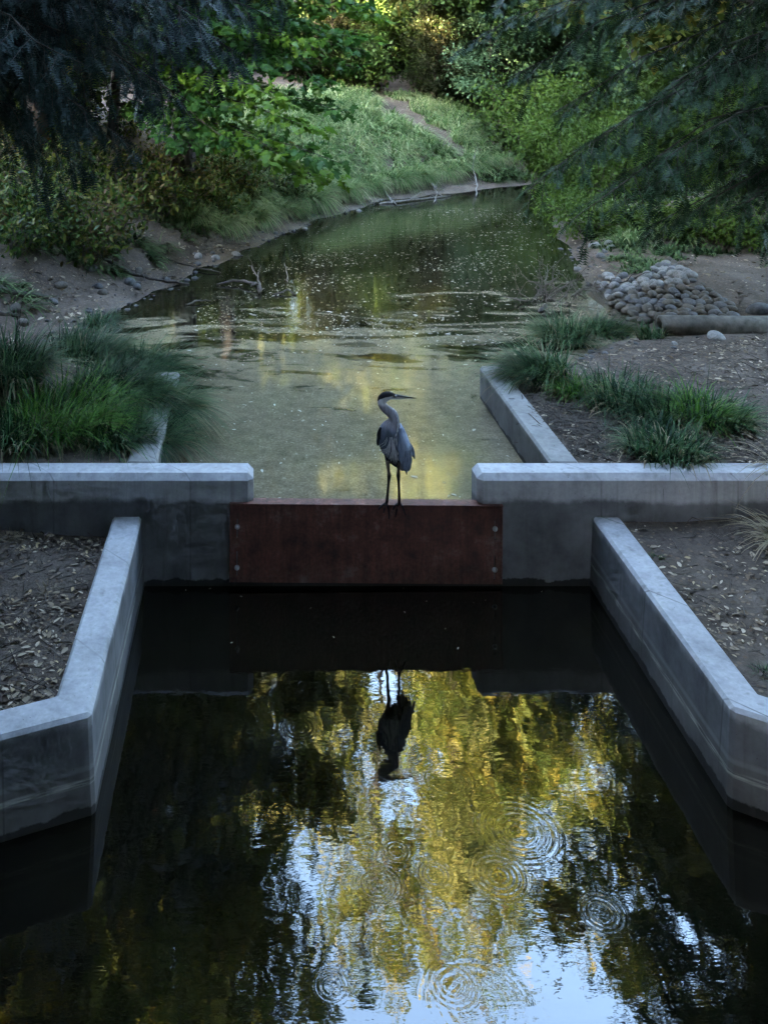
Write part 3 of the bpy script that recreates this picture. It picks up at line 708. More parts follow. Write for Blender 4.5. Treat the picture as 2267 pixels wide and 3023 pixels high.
# left bank: trunks seen between the undergrowth, crowns high above
tl = ground(105, 470); plant('mid', tl.x, tl.y, 1.0, .4, 'thick upright grey trunk standing at the left edge among yellowing undergrowth')
tl = ground(230, 440); plant('oakB', tl.x, tl.y, .95, 1.9, 'slimmer leaning trunk just right of the thick grey trunk on the left bank')
for i, (k, x, y, s) in enumerate((('oakA', -7.5, 19.0, .7), ('mid', -1.9, 15.0, 1.05))):
    plant(k, x, y, s, i * 1.3, ('dark leafy tree standing back in the left bank undergrowth', 'tall dark leafy tree behind the maple on the left bank')[i])
for i, (k, x, y, s) in enumerate((('mid', 13.5, 13.5, 1.05), ('oakA', 14.5, 21.0, .85), ('oakA', 18.0, 6.0, 1.1), ('oakB', 19, 15, 1.1), ('mid', 11.2, 12.2, 1.0))):
    plant(k, x, y, s, i * 1.7 + .3, ('green and gold tree behind the tall shrubs high on the right bank', 'dark tree at the bend behind the right bank shrubs', 'dark tree far right behind the conifer, mostly out of the picture', 'dark tree far right on the rising ground behind the shrubs', 'green and gold tree just behind the right conifer')[i])
# far end of the valley
plant('poplar', 7.6, 30.0, 1.15, .6, 'tall narrow golden tree whose sunlit top shows upside down in the channel water')
far = [('gold', -1.2, 31, 1.3, 'sunlit golden tree behind the top of the grassy bank, left of centre'), ('gold', 3.4, 35, 1.28, 'sunlit golden tree behind the grassy bank near the middle'),
       ('mid', 10.8, 33, 1.25, 'sunlit green and gold tree behind the bend of the creek'), ('gold', 15.8, 31, 1.3, 'sunlit golden tree at the far right beyond the bend'),
       ('oakB', 7.2, 39, 1.0, 'dark leafy tree between the golden trees in the far background'), ('pale', -5.5, 29, .8, 'pale leafy tree behind the bright maple, left of the grassy bank'),
       ('rusty', 3.0, 30.0, .45, 'tree with browning leaves above the bare path at the top centre'), ('rusty', 6.9, 28.4, .36, 'lower browning tree beside the bare path in the background'),
       ('pale', 9.0, 27.5, .55, 'small pale green tree on the far slope left of the dark boughs'), ('pale', 11.6, 26.6, .65, 'pale green tree on the far slope, half hidden by dark boughs'),
       ('oakA', 13, 37, 1.05, 'dark tree far back on the right, behind the pale green tree'), ('oakB', 20, 33, 1.1, 'dark tree at the far right of the background woods'),
       ('oakB', -3.8, 36.5, 1.05, 'dark leafy tree behind the leftmost golden tree in the background'), ('mid', 5.6, 42, 1.2, 'very tall mixed green and gold tree behind the middle golden tree'), ('gold', 13, 45, 1.4, 'tallest golden tree, rising behind the bend of the creek'), ('sparse', 6.0, 37.5, 1.42, 'tall thin-crowned tree whose sparse top breaks up the sky in the water reflection'), ('sparse', 12.2, 39, 1.42, 'second tall thin-crowned tree, farther right in the water reflection'), ('sparse', 9.0, 41, 1.5, 'tall thin-crowned tree between the other two in the background'), ('oakB', 9.6, 28.0, .72, 'dark rounded tree on the far slope at the bend of the creek'), ('oakA', -1.2, 51, 1.3, 'dark tree deep behind the leftmost golden tree'), ('oakB', 3.0, 56, 1.4, 'farthest dark tree behind the middle of the background woods'), ('oakA', 1.2, 40.5, .85, 'dark tree filling the gap between the two leftmost golden trees'), ('oakB', 26, 24, 1.15, 'dark tree closing the view far right beyond the bend'), ('gold', 8, 47, 1.2, 'golden tree deep in the background right of the middle'), ('oakA', 16, 46, 1.3, 'dark tree on the rising ground deep in the right background'), ('oakB', 24, 42, 1.3, 'dark tree on the rising ground at the far right background'), ('oakB', -5, 47, 1.3, 'dark tree on the rising ground deep in the left background'), ('gold', -13, 40, 1.1, 'golden green tree seen through the left bank woods'), ('gold', 1, 44, 1.15, 'farthest golden tree, deep in the background woods'), ('oakA', -10, 37, 1.1, 'dark tree deep in the woods at the upper left')]
for i, (k, x, y, s, l) in enumerate(far): plant(k, x, y, s, i * 2.1, l)
# more wood behind the photographer, unseen, added to close off most of the sky
for i, (k, x, y, s) in enumerate((('oakA', -8.5, -4, 1.1), ('oakB', -7.5, -10, 1.1), ('shade_canopy', 8.5, -2.5, 1.0), ('shade_canopy', -6.8, -2.0, 1.0), ('shade_canopy', 1.5, -14.5, 1.0), ('oakA', 12.6, 1.6, 1.1), ('oakB', -9.5, 1.4, 1.05), ('oakB', 10, -8.5, 1.1), ('oakA', 15, -6, 1.15), ('oakA', -5, -17, 1.15),
                                  ('oakB', 1, -19, 1.2), ('oakA', 7, -17, 1.15), ('oakB', -12, -15, 1.2), ('oakA', 14, -14, 1.2), ('oakA', 4, -13.5, 1.1), ('oakB', -4.5, -12.5, 1.05), ('oakA', -12, -2.5, 1.1), ('oakB', -13, -9, 1.15), ('oakA', -16.5, -4, 1.2), ('oakB', -10.5, -19, 1.2), ('oakA', -17, -14, 1.2))):
    plant(k, x, y, s, i * 1.9 + .8, 'leafy tree of the same wood added behind the viewer, out of the picture, to close off the sky', 'trees behind the viewer')

# maple over the left bank
def leafy_boughs(name, seed, base, H, ends, tmpl, size, per, mat, parent_mat=None, tr=.16, mats=None):
    r = np.random.default_rng(seed); root = empty(name, base); T = Tubes(); b = np.array(base)
    tz = np.linspace(0, 1, 8); T.add(np.stack([.2 * np.sin(tz * 3), .1 * tz, tz * H - .3], -1), tr * (1 - tz * .9), 8)
    P1, D1, K = [], [], []
    for bi, (a, e) in enumerate(ends):
        pts = curve_pts(np.array(a) - b, np.array(e) - b, .25, 9, .06, r); T.add(pts, np.linspace(.03, .005, 9), 4)
        L_ = np.linalg.norm(pts[-1] - pts[0])
        for k in range(per):
            s = r.uniform(.25, 1.0) ** .8; p = np.array([np.interp(s * 8, range(9), pts[:, q]) for q in range(3)])
            tg = norm(pts[-1] - pts[0]); sd2 = norm(np.cross(tg, [0, 0, 1])) * r.choice([-1, 1])
            off = r.uniform(0, 1) ** .7 * .75 * (1.15 - .7 * s)
            q = p + sd2 * off + tg * off * .5 + np.array([0, 0, r.normal(scale=.07) - .12 * off])
            if k % 9 == 0: T.add(np.array([p, (p + q) / 2 + [0, 0, .03], q]), .004, 3)
            P1.append(q); D1.append(norm(sd2 * .5 + tg * .6 + r.normal(scale=.5, size=3) + np.array([0, 0, -.45]))); K.append(bi)
    P1, D1, K = np.array(P1), np.array(D1), np.array(K); n = len(P1)
    T.build('trunk', M['bark'], root)
    for mi, m_ in enumerate(mats or [mat]):
        sel = (K % 3 == 2) == bool(mi) if mats else np.ones(n, bool); k = int(sel.sum())
        if not k: continue
        v, f = stamp(tmpl[0], tmpl[1], P1[sel], frames(D1[sel], norm(np.array([0, 0, 1.]) + r.normal(scale=.45, size=(k, 3)))), size * r.uniform(.6, 1.2, k))
        obj('foliage', v, f, m_, root)
    return root
MB = ground(330, 400); MBt = (MB.x, MB.y, MB.z)
ends = []
for (px, py, Yd) in ((1060, 200, 12.6), (1010, 330, 11.2), (1120, 110, 13.2), (870, 180, 11.8), (1000, 480, 9.0), (930, 380, 9.8), (960, 250, 11), (1080, 150, 13.0), (1150, 60, 13.5), (880, 60, 12), (980, -40, 12.5), (820, 300, 9.4), (700, 420, 9.8), (760, 200, 11), (840, 470, 9.2), (640, 320, 10.4), (1040, 110, 12.2), (920, 130, 11.2),
                      (700, 90, 11), (780, -30, 11.4), (950, 30, 14), (1090, 20, 14), (620, 200, 12), (980, 520, 9.6), (560, 420, 10.2)):
    e = atd(px, py, Yd); ends.append(((MBt[0] + .1, MBt[1], max(MBt[2] + .5, e.z + .7)), tuple(e)))
mp_ = leafy_boughs('maple_tree', 31, MBt, 8, ends, MP, .21, 230, M['maple'], mats=[M['maple'], M['maple_hi']])
tag(mp_, 'bright green maple reaching out over the left bank below the conifer', 'tree')

# ------------------------------------------------------------------ shrubs and undergrowth
def bush(name, seed, rad, hgt, tmpl, size, n, mat, nst=14, droop=.2):
    r = np.random.default_rng(seed); root = empty(name); T = Tubes(); C = []
    for i in range(nst):
        az = r.uniform(0, 6.28); rr = rad * math.sqrt(r.uniform(.02, 1)); h = hgt * r.uniform(.45, 1) * (1 - .35 * (rr / rad) ** 2)
        e = np.array([math.cos(az) * rr, math.sin(az) * rr, h]); pts = curve_pts([math.cos(az) * rr * .15, math.sin(az) * rr * .15, -.05], e, .12 * h, 6, .04, r)
        T.add(pts, np.linspace(.014, .004, 6), 4)
        for s in np.linspace(.3, 1, 7): C.append(np.array([np.interp(s * 5, range(6), pts[:, q]) for q in range(3)]))
    C = np.array(C); k = r.integers(0, len(C), n)
    pos = C[k] + r.normal(size=(n, 3)) * rad * .16; pos[:, 2] = np.maximum(pos[:, 2], .02)
    dirs = norm(rand_dirs(n, r) + norm(pos - C[k]) * .8 - [0, 0, droop]); ups = norm(np.array([0, 0, 1.]) + r.normal(scale=.5, size=(n, 3)))
    v, f = stamp(tmpl[0], tmpl[1], pos, frames(dirs, ups), size * r.uniform(.55, 1.25, n))
    T.build('stems', M['twig'], root); obj('foliage', v, f, mat, root)
    return root
ub = [bush('undergrowth_shrub', 41 + i, .95, .95, OV, .14, 640, M['under'], nst=20) for i in range(2)]
spots = [(40, 740), (150, 700), (300, 690), (60, 620), (210, 600), (370, 600), (480, 650), (30, 520), (170, 520), (330, 510), (480, 520), (620, 560), (740, 590), (560, 470), (400, 400), (820, 560), (60, 430), (640, 640), (250, 760), (560, 600), (690, 560), (120, 640)]
rows = [[q for q in spots if q[1] >= 640], [q for q in spots if 520 < q[1] < 640], [q for q in spots if q[1] <= 520]]
num = ['first', 'second', 'third', 'fourth', 'fifth', 'sixth', 'seventh', 'eighth', 'ninth', 'tenth']
ulab = {q: '%s leafy undergrowth plant from the left in the %s row on the left bank' % (num[i], ('lowest', 'middle', 'uppermost')[k]) for k, rw in enumerate(rows) for i, q in enumerate(sorted(rw))}
for i, (px, py) in enumerate(spots):
    p = ground(px, py); s = .75 + .5 * random.random()
    o = ub[i] if i < 2 else dup(ub[i % 2], p, random.uniform(0, 6.28), s)
    o.location = p; o.rotation_euler = (0, 0, random.uniform(0, 6.28)); o.scale = (s, s, s)
    tag(o, ulab[px, py], 'shrub', 'undergrowth plants on the left bank')
sb = [bush('willow_shrub', 51, 1.5, 2.6, NA, .20, 6500, M['shrub_y'], 22), bush('willow_shrub', 52, 1.7, 3.0, OV, .13, 6000, M['shrub_y'], 24)]
spr = [(1640, 560, 'yellow-green shrub leaning over the water at the right shore'), (1760, 590, 'yellow-green shrub second from the water on the right shore'), (1900, 560, 'yellow-green shrub in the middle of the right bank thicket'), (2050, 560, 'leafy green shrub above the cobble pile on the right bank'),
       (2200, 560, 'leafy green shrub at the right edge of the bank'), (1700, 430, 'tall yellow-green shrub behind the water-edge shrubs, nearest the bend'), (1900, 400, 'tall yellow-green shrub high on the right bank under the boughs'), (2080, 400, 'tall leafy shrub high on the right bank near the edge'), (2230, 430, 'tall leafy shrub at the far right, half under the conifer'),
       (1580, 470, 'loose light green shrub at the bend where the creek turns right')]
for i, (px, py, l) in enumerate(spr):
    p = ground(px, py); s = .8 + .35 * random.random()
    o = sb[i] if i < 2 else dup(sb[i % 2], p, 0, s)
    o.location = p; o.rotation_euler = (0, 0, i * 1.3); o.scale = (s, s, s * 1.05); tag(o, l, 'shrub')
gb = bush('bank_shrub', 55, .95, .8, OV, .11, 1500, M['shrub_y'])
for i, (px, py, l) in enumerate(((1740, 690, 'low leafy bank plant at the right shore under the bough tips'), (1880, 680, 'low leafy bank plant behind the cobble heap'), (2010, 690, 'low leafy bank plant above the right side of the cobble heap'), (2130, 690, 'low leafy bank plant on the dark slope right of the heap'), (2240, 720, 'low leafy bank plant at the right edge above the pipe'), (1690, 640, 'low leafy bank plant leaning over the water under the right boughs'), (1640, 600, 'low leafy bank plant at the right shore nearest the bend'))):
    p = ground(px, py); o = gb if i == 0 else dup(gb, p); s = random.uniform(.8, 1.25); o.location = p; o.rotation_euler = (0, 0, i * 1.1); o.scale = (s, s, s); tag(o, l, 'shrub')
bb = [bush('thicket_shrub', 61, 1.8, 2.6, RH, .2, 5000, M['oak'], 20), bush('thicket_shrub', 62, 1.8, 2.4, RH, .2, 5000, M['rusty'], 20)]
k = 0
for i in range(60):
    x = random.uniform(-9, 22); y = random.uniform(27.5, 42)
    if i >= 44: x = random.uniform(-14, -5); y = random.uniform(13.5, 26)
    if sdf(np.array([x]), np.array([y]))[0] < (5.5 if x < 4 else 4.4): continue
    o = bb[k] if k < 2 else dup(bb[int(random.random() < .35)], (0, 0, 0)); k += 1
    s = random.uniform(.7, 1.3) * (1 + max(0, y - 32) * .1); o.location = (x, y, hz(x, y)); o.rotation_euler = (0, 0, random.uniform(0, 6)); o.scale = (s, s, s)
    tag(o, 'shadowy thicket shrub at the foot of the background woods', 'shrub', 'thicket shrubs in the background')

for i, (x, y, s_) in enumerate(((-8.5, -6.5, 2.4), (-9.5, .5, 2.2), (-7.5, -11.5, 2.4), (-10.5, -3, 2.6), (9, -7, 2.4), (10.5, -1, 2.3), (8, -12, 2.4), (-12, 4.5, 2.2))):
    o = dup(bb[0], (x, y, hz(x, y)), i * .9, s_); tag(o, 'big dark shrub added beside or behind the viewer, out of the picture, to screen the low sky', 'shrub', 'shrubs beside the viewer')  # unseen shrubs put in to hold back low light from the sides
# ------------------------------------------------------------------ grass
def blades(pos, dirs, length, width, droop, segs=4, r=rng):
    """curved tapering blades: pos (n,3), dirs (n,3) start direction"""
    n = len(pos); t = np.linspace(0, 1, segs + 1)
    out = norm(dirs * [1, 1, 0] + 1e-4); side = np.stack([-out[:, 1], out[:, 0], np.zeros(n)], -1)
    c = pos[:, None, :] + dirs[:, None, :] * (length[:, None] * t)[:, :, None]
    c[:, :, 2] -= (droop * length)[:, None] * t ** 2
    c += out[:, None, :] * ((droop * length)[:, None] * .25 * t ** 2)[:, :, None]
    w_ = (width[:, None] * (1 - t ** 1.5 * .93))[:, :, None] * side[:, None, :] * .5
    v = np.stack([c - w_, c + w_], 2).reshape(n, -1, 3)
    i = np.arange(segs); f1 = np.stack([2 * i, 2 * i + 1, 2 * i + 3, 2 * i + 2], -1)
    f = f1[None] + (np.arange(n) * 2 * (segs + 1))[:, None, None]
    return v.reshape(-1, 3), f.reshape(-1, 4)
def tussock(seed, n, rad, length, lean=(0, 0), spread=.75, droop=.6, width=.017):
    r = np.random.default_rng(seed); a = r.uniform(0, 6.28, n); q = np.sqrt(r.uniform(0, 1, n)) * rad
    pos = np.stack([np.cos(a) * q, np.sin(a) * q, np.full(n, -.02)], -1)
    a2 = a + r.normal(scale=.7, size=n); e = r.uniform(.1, 1, n) * spread
    d = norm(np.stack([np.cos(a2) * e + lean[0], np.sin(a2) * e + lean[1], np.ones(n)], -1))
    return blades(pos, d, length * r.uniform(.5, 1.1, n), width * r.uniform(.6, 1.3, n), droop * r.uniform(.4, 1.3, n), 5)
def grass_clump(name, px, py, rad, length, n, mat, label, seed, lean=(0, 0), group=None, dry=.22, droop=.6, spread=.75):
    p = ground(px, py); root = empty(name, (p.x, p.y, p.z))
    n = int(n * .55); v, f = tussock(seed, n, rad, length, lean, droop=droop, spread=spread); v2, f2 = tussock(seed + 900, n // 7, rad * .9, length * 1.45, lean, droop=droop * 1.25, spread=spread * 1.3, width=.011)
    obj('blades', np.concatenate([v, v2]), np.concatenate([f, f2 + len(v)]), mat, root)
    v, f = tussock(seed + 500, max(8, int(n * dry)), rad * 1.05, length * .9, lean, droop=droop * 1.4, spread=spread * 1.2); obj('dry_blades', v, f, M['straw'], root)
    return tag(root, label, 'grass', group)
GD, GLm = M['grass_dark'], M['grass_lime']
cl = [(30, 1120, .35, .95, 1700, GD, 'tall dark green grass tussock at the left edge above the weir', (.1, -.1)), (250, 1080, .40, .95, 2200, GD, 'big drooping grass tussock at the pond end of the left channel wall', (.25, -.05)),
      (330, 1180, .42, .85, 2400, GD, 'grass tussock spilling over the left channel wall', (.35, -.1)), (190, 1270, .40, .80, 2200, GLm, 'brighter green grass tussock in the middle of the left patch', (.25, .05)),
      (60, 1290, .38, .65, 1700, GD, 'low grass tussock at the left edge just behind the weir wall', (.1, 0)), (330, 1300, .30, .55, 1300, GD, 'short grass tussock between the weir wall and the left channel wall', (.2, -.1)),
      (440, 1100, .25, .8, 900, GD, 'wispy grass tussock hanging over the tip of the left channel wall', (.5, 0)),
      (1660, 1010, .33, .75, 1900, GD, 'tall grass tussock behind the corner of the right channel wall', (-.1, 0)), (1600, 1120, .34, .80, 2000, GD, 'grass tussock drooping over the right channel wall into the pond', (-.35, -.1)),
      (1690, 1170, .16, .55, 700, GLm, 'small bright tussock beside the right channel wall', (-.05, -.1)), (1830, 1200, .42, .62, 2000, GD, 'sprawling grass tussock in the middle of the right patch', (.0, -.05)),
      (1960, 1240, .36, .62, 1700, GD, 'grass tussock with dry stems between the middle and the lime green one', (-.1, -.1)), (2060, 1250, .22, .62, 1300, GLm, 'lime green upright tussock in the right patch', (.05, 0)),
      (2110, 1250, .34, .55, 1500, GD, 'dark grass tussock around the lime green one on the right', (.2, -.05)), (1960, 1340, .40, .5, 1700, GD, 'low grass tussock touching the right weir wall', (.0, .0)),
      (1790, 985, .32, .55, 1400, GD, 'flattened grass tussock in front of the cobbles', (.35, -.1)), (1920, 1000, .2, .4, 600, GD, 'small grass tuft at the open end of the concrete pipe', (0, 0)),
      (2320, 1600, .16, .5, 300, M['straw'], 'dry straw tuft leaning in from the right edge below the weir wall', (-.5, .1)), (2330, 1400, .18, .7, 110, M['straw'], 'dry straw tuft leaning over the right end of the weir wall', (-.5, -.25)),
      (480, 1215, .22, .75, 1000, GD, 'grass tussock rooted on top of the left channel wall, hanging over the water', (.45, -.1)), (455, 1310, .22, .6, 900, GD, 'ragged grass tussock where the left channel wall meets the weir', (.35, -.05)),
      (300, 960, .22, .45, 600, GD, 'small dark tussock on the mud left of the pond', (.1, -.1))]
for i, (px, py, rad, ln, n, mt, l, lean) in enumerate(cl): grass_clump('grass_tussock', px, py, rad * (.85 if px > 1500 else 1), ln, int(n * (.62 if px > 1500 else 1)), mt, l, 100 + i, lean, droop=.65 if lean[0] < .3 else .8)
# grass covering the far bank
def bank(n, xr, yr, dr, mask, ln, mat, name, label, wd=.042, seed=5):
    r = np.random.default_rng(seed); x = r.uniform(*xr, n * 3); y = r.uniform(*yr, n * 3); d = sdf(x, y)
    pdv = np.min([seg_dist(x, y, PATH[i], PATH[i + 1]) for i in range(3)], axis=0)
    ok = (d > dr[0]) & (d < dr[1]) & mask(x, y) & (pdv + .3 * wob(x, y, 3.0, 3) > .5); x, y = x[ok][:n // 26], y[ok][:n // 26]; k = len(x)
    th_ = r.uniform(.6, 1.3, k); x = np.repeat(x, 26); y = np.repeat(y, 26); tt = np.repeat(th_, 26); k = len(x)
    a = r.uniform(0, 6.28, k); q = np.sqrt(r.uniform(0, 1, k)) * .13 * tt; ox, oy = np.cos(a) * q, np.sin(a) * q; x = x + ox; y = y + oy
    z = height(x, y); e = .3
    gxx = (height(x + e, y) - height(x - e, y)) / (2 * e); gyy = (height(x, y + e) - height(x, y - e)) / (2 * e)
    dn = np.stack([-gxx, -gyy, np.zeros(k)], -1) * 1.1 + np.stack([ox, oy, np.zeros(k)], -1) * 3.5
    dirs = norm(dn + r.normal(scale=.2, size=(k, 3)) + [0, 0, 1.0])
    v, f = blades(np.stack([x, y, z - .03], -1), dirs, ln * r.uniform(.6, 1.1, k) * tt, wd * r.uniform(.6, 1.3, k), r.uniform(.45, 1.0, k), 4)
    o = obj(name, v, f, mat); return tag(o, label, 'grass', kind='stuff')
bank(34000, (-1.5, 9), (11, 29), (1.35, 8.8), lambda x, y: (x > -2 + (y - 12) * .0) & ((x < 7.6) | (y < 22)), .85, M['grass_far'], 'bank_grass', 'pale green long grass covering the slope beyond the pond')
bank(22000, (6, 17), (21, 33), (.7, 9), lambda x, y: x > 7, .85, M['grass'], 'bank_grass', 'darker green grass on the far slope around the bend', seed=6)
bank(7000, (-9, 1), (6, 15), (1.1, 7), lambda x, y: (wob(x, y, 1.3, 2) > .1), .4, M['grass'], 'bank_grass', 'thin grass growing through the undergrowth of the left bank', seed=8)
bank(5000, (6, 13), (8.5, 20), (.9, 6), lambda x, y: (wob(x, y, 1.3, 2) > -.1), .4, M['grass'], 'bank_grass', 'thin grass growing under the shrubs of the right bank', seed=9)
# drooping tussocks along the far left shore
tv1 = tussock(77, 800, .42, .95, (.25, -.45), droop=.95, width=.028)
sh = [(560, 640), (650, 660), (740, 640), (830, 620), (900, 590), (960, 560), (1020, 560), (1090, 545), (1160, 530), (1230, 520), (1310, 510), (1400, 480), (1470, 470)]
t0 = None
ords = ['first', 'second', 'third', 'fourth', 'fifth', 'sixth', 'seventh', 'eighth', 'ninth', 'tenth', 'eleventh', 'twelfth', 'thirteenth']
for i, (px, py) in enumerate(sh):
    p = ground(px, py)
    if t0 is None:
        t0 = empty('shore_tussock', p); obj('blades', tv1[0], tv1[1], M['grass_far'], t0); v, f = tussock(78, 260, .42, .8, (.25, -.45), droop=1.2, width=.024); obj('dry_blades', v, f, M['straw'], t0); o = t0
    else: o = dup(t0, p)
    s = random.uniform(.8, 1.15); o.location = p; o.scale = (s, s, s); o.rotation_euler = (0, 0, random.uniform(-.6, .9))
    tag(o, '%s drooping grass tussock along the far left shore, counted from the left' % ords[i], 'grass', 'drooping tussocks on the far left shore')

# ------------------------------------------------------------------ rocks, pipe, branches
def rock_mesh(seed):
    bm = bmesh.new(); bmesh.ops.create_icosphere(bm, subdivisions=3, radius=1); r = np.random.default_rng(seed); k = r.normal(size=(5, 3)) * 1.5; ph = r.uniform(0, 6, 5)
    for v in bm.verts:
        p = np.array(v.co); s = 1 + .07 * float(np.sum(np.sin(k @ p + ph)))
        v.co = Vector((p[0] * s, p[1] * s * .78, p[2] * s * .58))
    me = bpy.data.meshes.new('rock'); bm.to_mesh(me); bm.free(); me.materials.append(M['stone'])
    me.polygons.foreach_set('use_smooth', np.ones(len(me.polygons), dtype=bool)); return me
rocks = [rock_mesh(i) for i in range(6)]
def stone_variant(name, a, b): return simple_mat(name, a, b, 3.5, .7, .25)
M['stone2'] = stone_variant('pale_river_stone', (.09, .088, .084), (.24, .235, .225)); M['stone3'] = stone_variant('brown_river_stone', (.030, .024, .018), (.095, .080, .062))
rk2 = []
for i, me in enumerate(rocks):
    for mm in ('stone', 'stone2', 'stone3'):
        c = me.copy(); c.materials.clear(); c.materials.append(M[mm]); rk2.append((mm, c))
def rock(name, p, s, label, group=None, cat='rock', mm=None):
    ch = [c for m_, c in rk2 if mm is None or m_ == mm]; me = random.choice(ch); o = bpy.data.objects.new(name, me); col.objects.link(o)
    o.location = p; o.scale = (s, s * random.uniform(.85, 1.1), s * random.uniform(.85, 1.25)); o.rotation_euler = (random.uniform(-.35, .35), random.uniform(-.35, .35), random.uniform(0, 6.28))
    return tag(o, label, cat, group)
pts_ = []; tries = 0
def in_tri(px, py): return (py > 772 + abs(px - 1975) * (.62 if px < 1975 else .75)) and py < 950 and px > 1795 + max(0, py - 905) * 1.5 and px < 2165
while len(pts_) < 150 and tries < 6000:
    tries += 1; px, py = random.uniform(1790, 2170), random.uniform(765, 948)
    if not in_tri(px, py): continue
    p = ground(px, py)
    if all((p - q).length > .125 for q in pts_): pts_.append(p)
for _ in range(34):
    p = ground(random.gauss(1850, 55), random.uniform(820, 935))
    if sdf(np.array([p.x]), np.array([p.y]))[0] > .05 and all((p - q).length > .13 for q in pts_): pts_.append(p)
for p in pts_:
    far_ = p.y > 7.2
    rock('cobble', p + Vector((0, 0, random.uniform(.01, .07))), random.uniform(.062, .118), 'smooth river cobble in the heap behind the concrete pipe', 'cobbles heaped behind the pipe', 'cobble', random.choice(['stone2', 'stone', 'stone2'] if far_ and p.x < 7.6 else ['stone3', 'stone', 'stone3']))
one = [(1960, 795, .2, 'largest grey boulder crowning the cobble heap', 'stone'), (1875, 925, .17, 'upright brown cobble standing left of the heap near the pipe', 'stone3'), (1905, 953, .13, 'reddish brown cobble just off the open end of the pipe', 'stone3'),
       (1800, 872, .15, 'flat cobble at the water edge left of the heap', 'stone'), (1840, 868, .12, 'dark wet cobble beside the flat one at the water edge', 'stone3'), (1765, 840, .1, 'white cobble on the shore near the dead twigs', 'stone2'), (1820, 828, .1, 'pale cobble on the mud between shore and heap', 'stone2'),
       (1757, 730, .14, 'white stone under the conifer boughs at the right shore', 'stone2'), (1795, 722, .12, 'second white stone under the conifer boughs', 'stone2'), (1803, 733, .09, 'small white stone below the conifer boughs', 'stone2'), (1772, 760, .13, 'grey stone on the mud below the white stones', 'stone'),
       (2245, 920, .22, 'big grey boulder lying against the right end of the pipe', 'stone'), (2255, 975, .2, 'brown boulder in front of the right end of the pipe', 'stone3'), (2115, 1000, .13, 'flat pale stone lying in front of the pipe', 'stone2'), (1990, 1017, .05, 'small white pebble on the dirt before the pipe', 'stone2'),
       (180, 845, .15, 'brownish stone half under the fallen branch on the left mud', 'stone3'), (270, 797, .14, 'dark round stone below the undergrowth on the left mud', 'stone'), (410, 803, .15, 'brown stone beside the long fallen branch', 'stone3'), (385, 838, .18, 'broad grey stone in the middle of the left mud', 'stone'),
       (405, 850, .13, 'grey stone touching the broad one on the left mud', 'stone'), (290, 850, .13, 'flat stone on the mud below the undergrowth', 'stone'), (303, 868, .11, 'small flat stone in front of the flat one on the mud', 'stone3'), (160, 893, .12, 'pale stone on the left mud near the thick branch', 'stone'),
       (45, 915, .16, 'rounded stone at the left edge above the grass', 'stone3'), (70, 957, .15, 'rounded brown stone just behind the left grass', 'stone3'), (585, 760, .15, 'pale stone in the row at the left water edge', 'stone2'), (637, 765, .15, 'second pale stone in the row at the left water edge', 'stone2'), (585, 782, .10, 'small round stone below the row at the left water edge', 'stone'), (697, 753, .14, 'pale stone farthest out in the row at the left water edge', 'stone2'),
       (900, 677, .13, 'white stone on the shore below the drooping grass', 'stone2'), (1318, 527, .12, 'pale stone on the far spit left of the driftwood end', 'stone2'), (1490, 525, .13, 'pale stone at the far end of the spit', 'stone2'), (1060, 625, .1, 'small stone on the far shore below the driftwood', 'stone2')]
for px, py, s, l, mm in one:
    p = ground(px, py); s = s * (.72 if px < 1000 else .9); rock('stone', p + Vector((0, 0, s * .12)), s, l, None, 'rock', mm)
# small rubble along the shores
_ib = bmesh.new(); bmesh.ops.create_icosphere(_ib, subdivisions=1, radius=1); _ib.verts.ensure_lookup_table()
_iv = [tuple(v.co) for v in _ib.verts]; _if = [tuple(v.index for v in f.verts) for f in _ib.faces]; _ib.free()
r = np.random.default_rng(71); x = r.uniform(-6, 8, 9000); y = r.uniform(3.3, 21, 9000); d = sdf(x, y)
ok = (d > .05) & (d < r.exponential(.45, len(x))) & ((x < 4) | (y < 12)); x, y = x[ok][:900], y[ok][:900]; n = len(x)
sc3 = np.clip(r.lognormal(math.log(.026), .5, n), .012, .085)[:, None] * np.stack([r.uniform(.8, 1.4, n), r.uniform(.7, 1.1, n), r.uniform(.45, .8, n)], -1)
v, f = stamp(_iv, _if, np.stack([x, y, height(x, y) + .006], -1), frames(rand_dirs(n, r) * [1, 1, .2], np.tile([0, 0, 1.], (n, 1))), sc3)
tag(obj('shore_rubble', v, f, M['stone'], smooth=True), 'small grey rubble strewn along the muddy shores of the pond', 'gravel', kind='stuff')
# concrete pipe
p0 = at(1957, 978, .92)
pp = empty('concrete_pipe', (p0.x, p0.y + .12, hz(p0.x, p0.y) + .13)); pp.rotation_euler = (0, 0, R(-2)); tag(pp, 'grey concrete pipe lying on the dirt in front of the cobbles', 'pipe')
th = np.arange(28) * 2 * math.pi / 28
pv_, pf_ = [], []
for (x_, r_) in ((0, .095), (0, .135), (.012, .142), (2.2, .142), (2.2, .10), (.3, .095)):
    for a in th: pv_.append((x_, math.cos(a) * r_, math.sin(a) * r_))
for k in range(5):
    for j in range(28): pf_.append((k * 28 + j, k * 28 + (j + 1) % 28, k * 28 + 28 + (j + 1) % 28, k * 28 + 28 + j))
for j in range(28): pf_.append((5 * 28 + j, 5 * 28 + (j + 1) % 28, (j + 1) % 28, j))
pb = obj('pipe_barrel', pv_, pf_, M['pipe'], pp, smooth=True)
v, f = boxv(1.75, 2.05, -.17, .12, -.14, .12); lump = obj('broken_collar', v, f, M['pipe'], pp); bevel_mesh(lump, .05, 2)

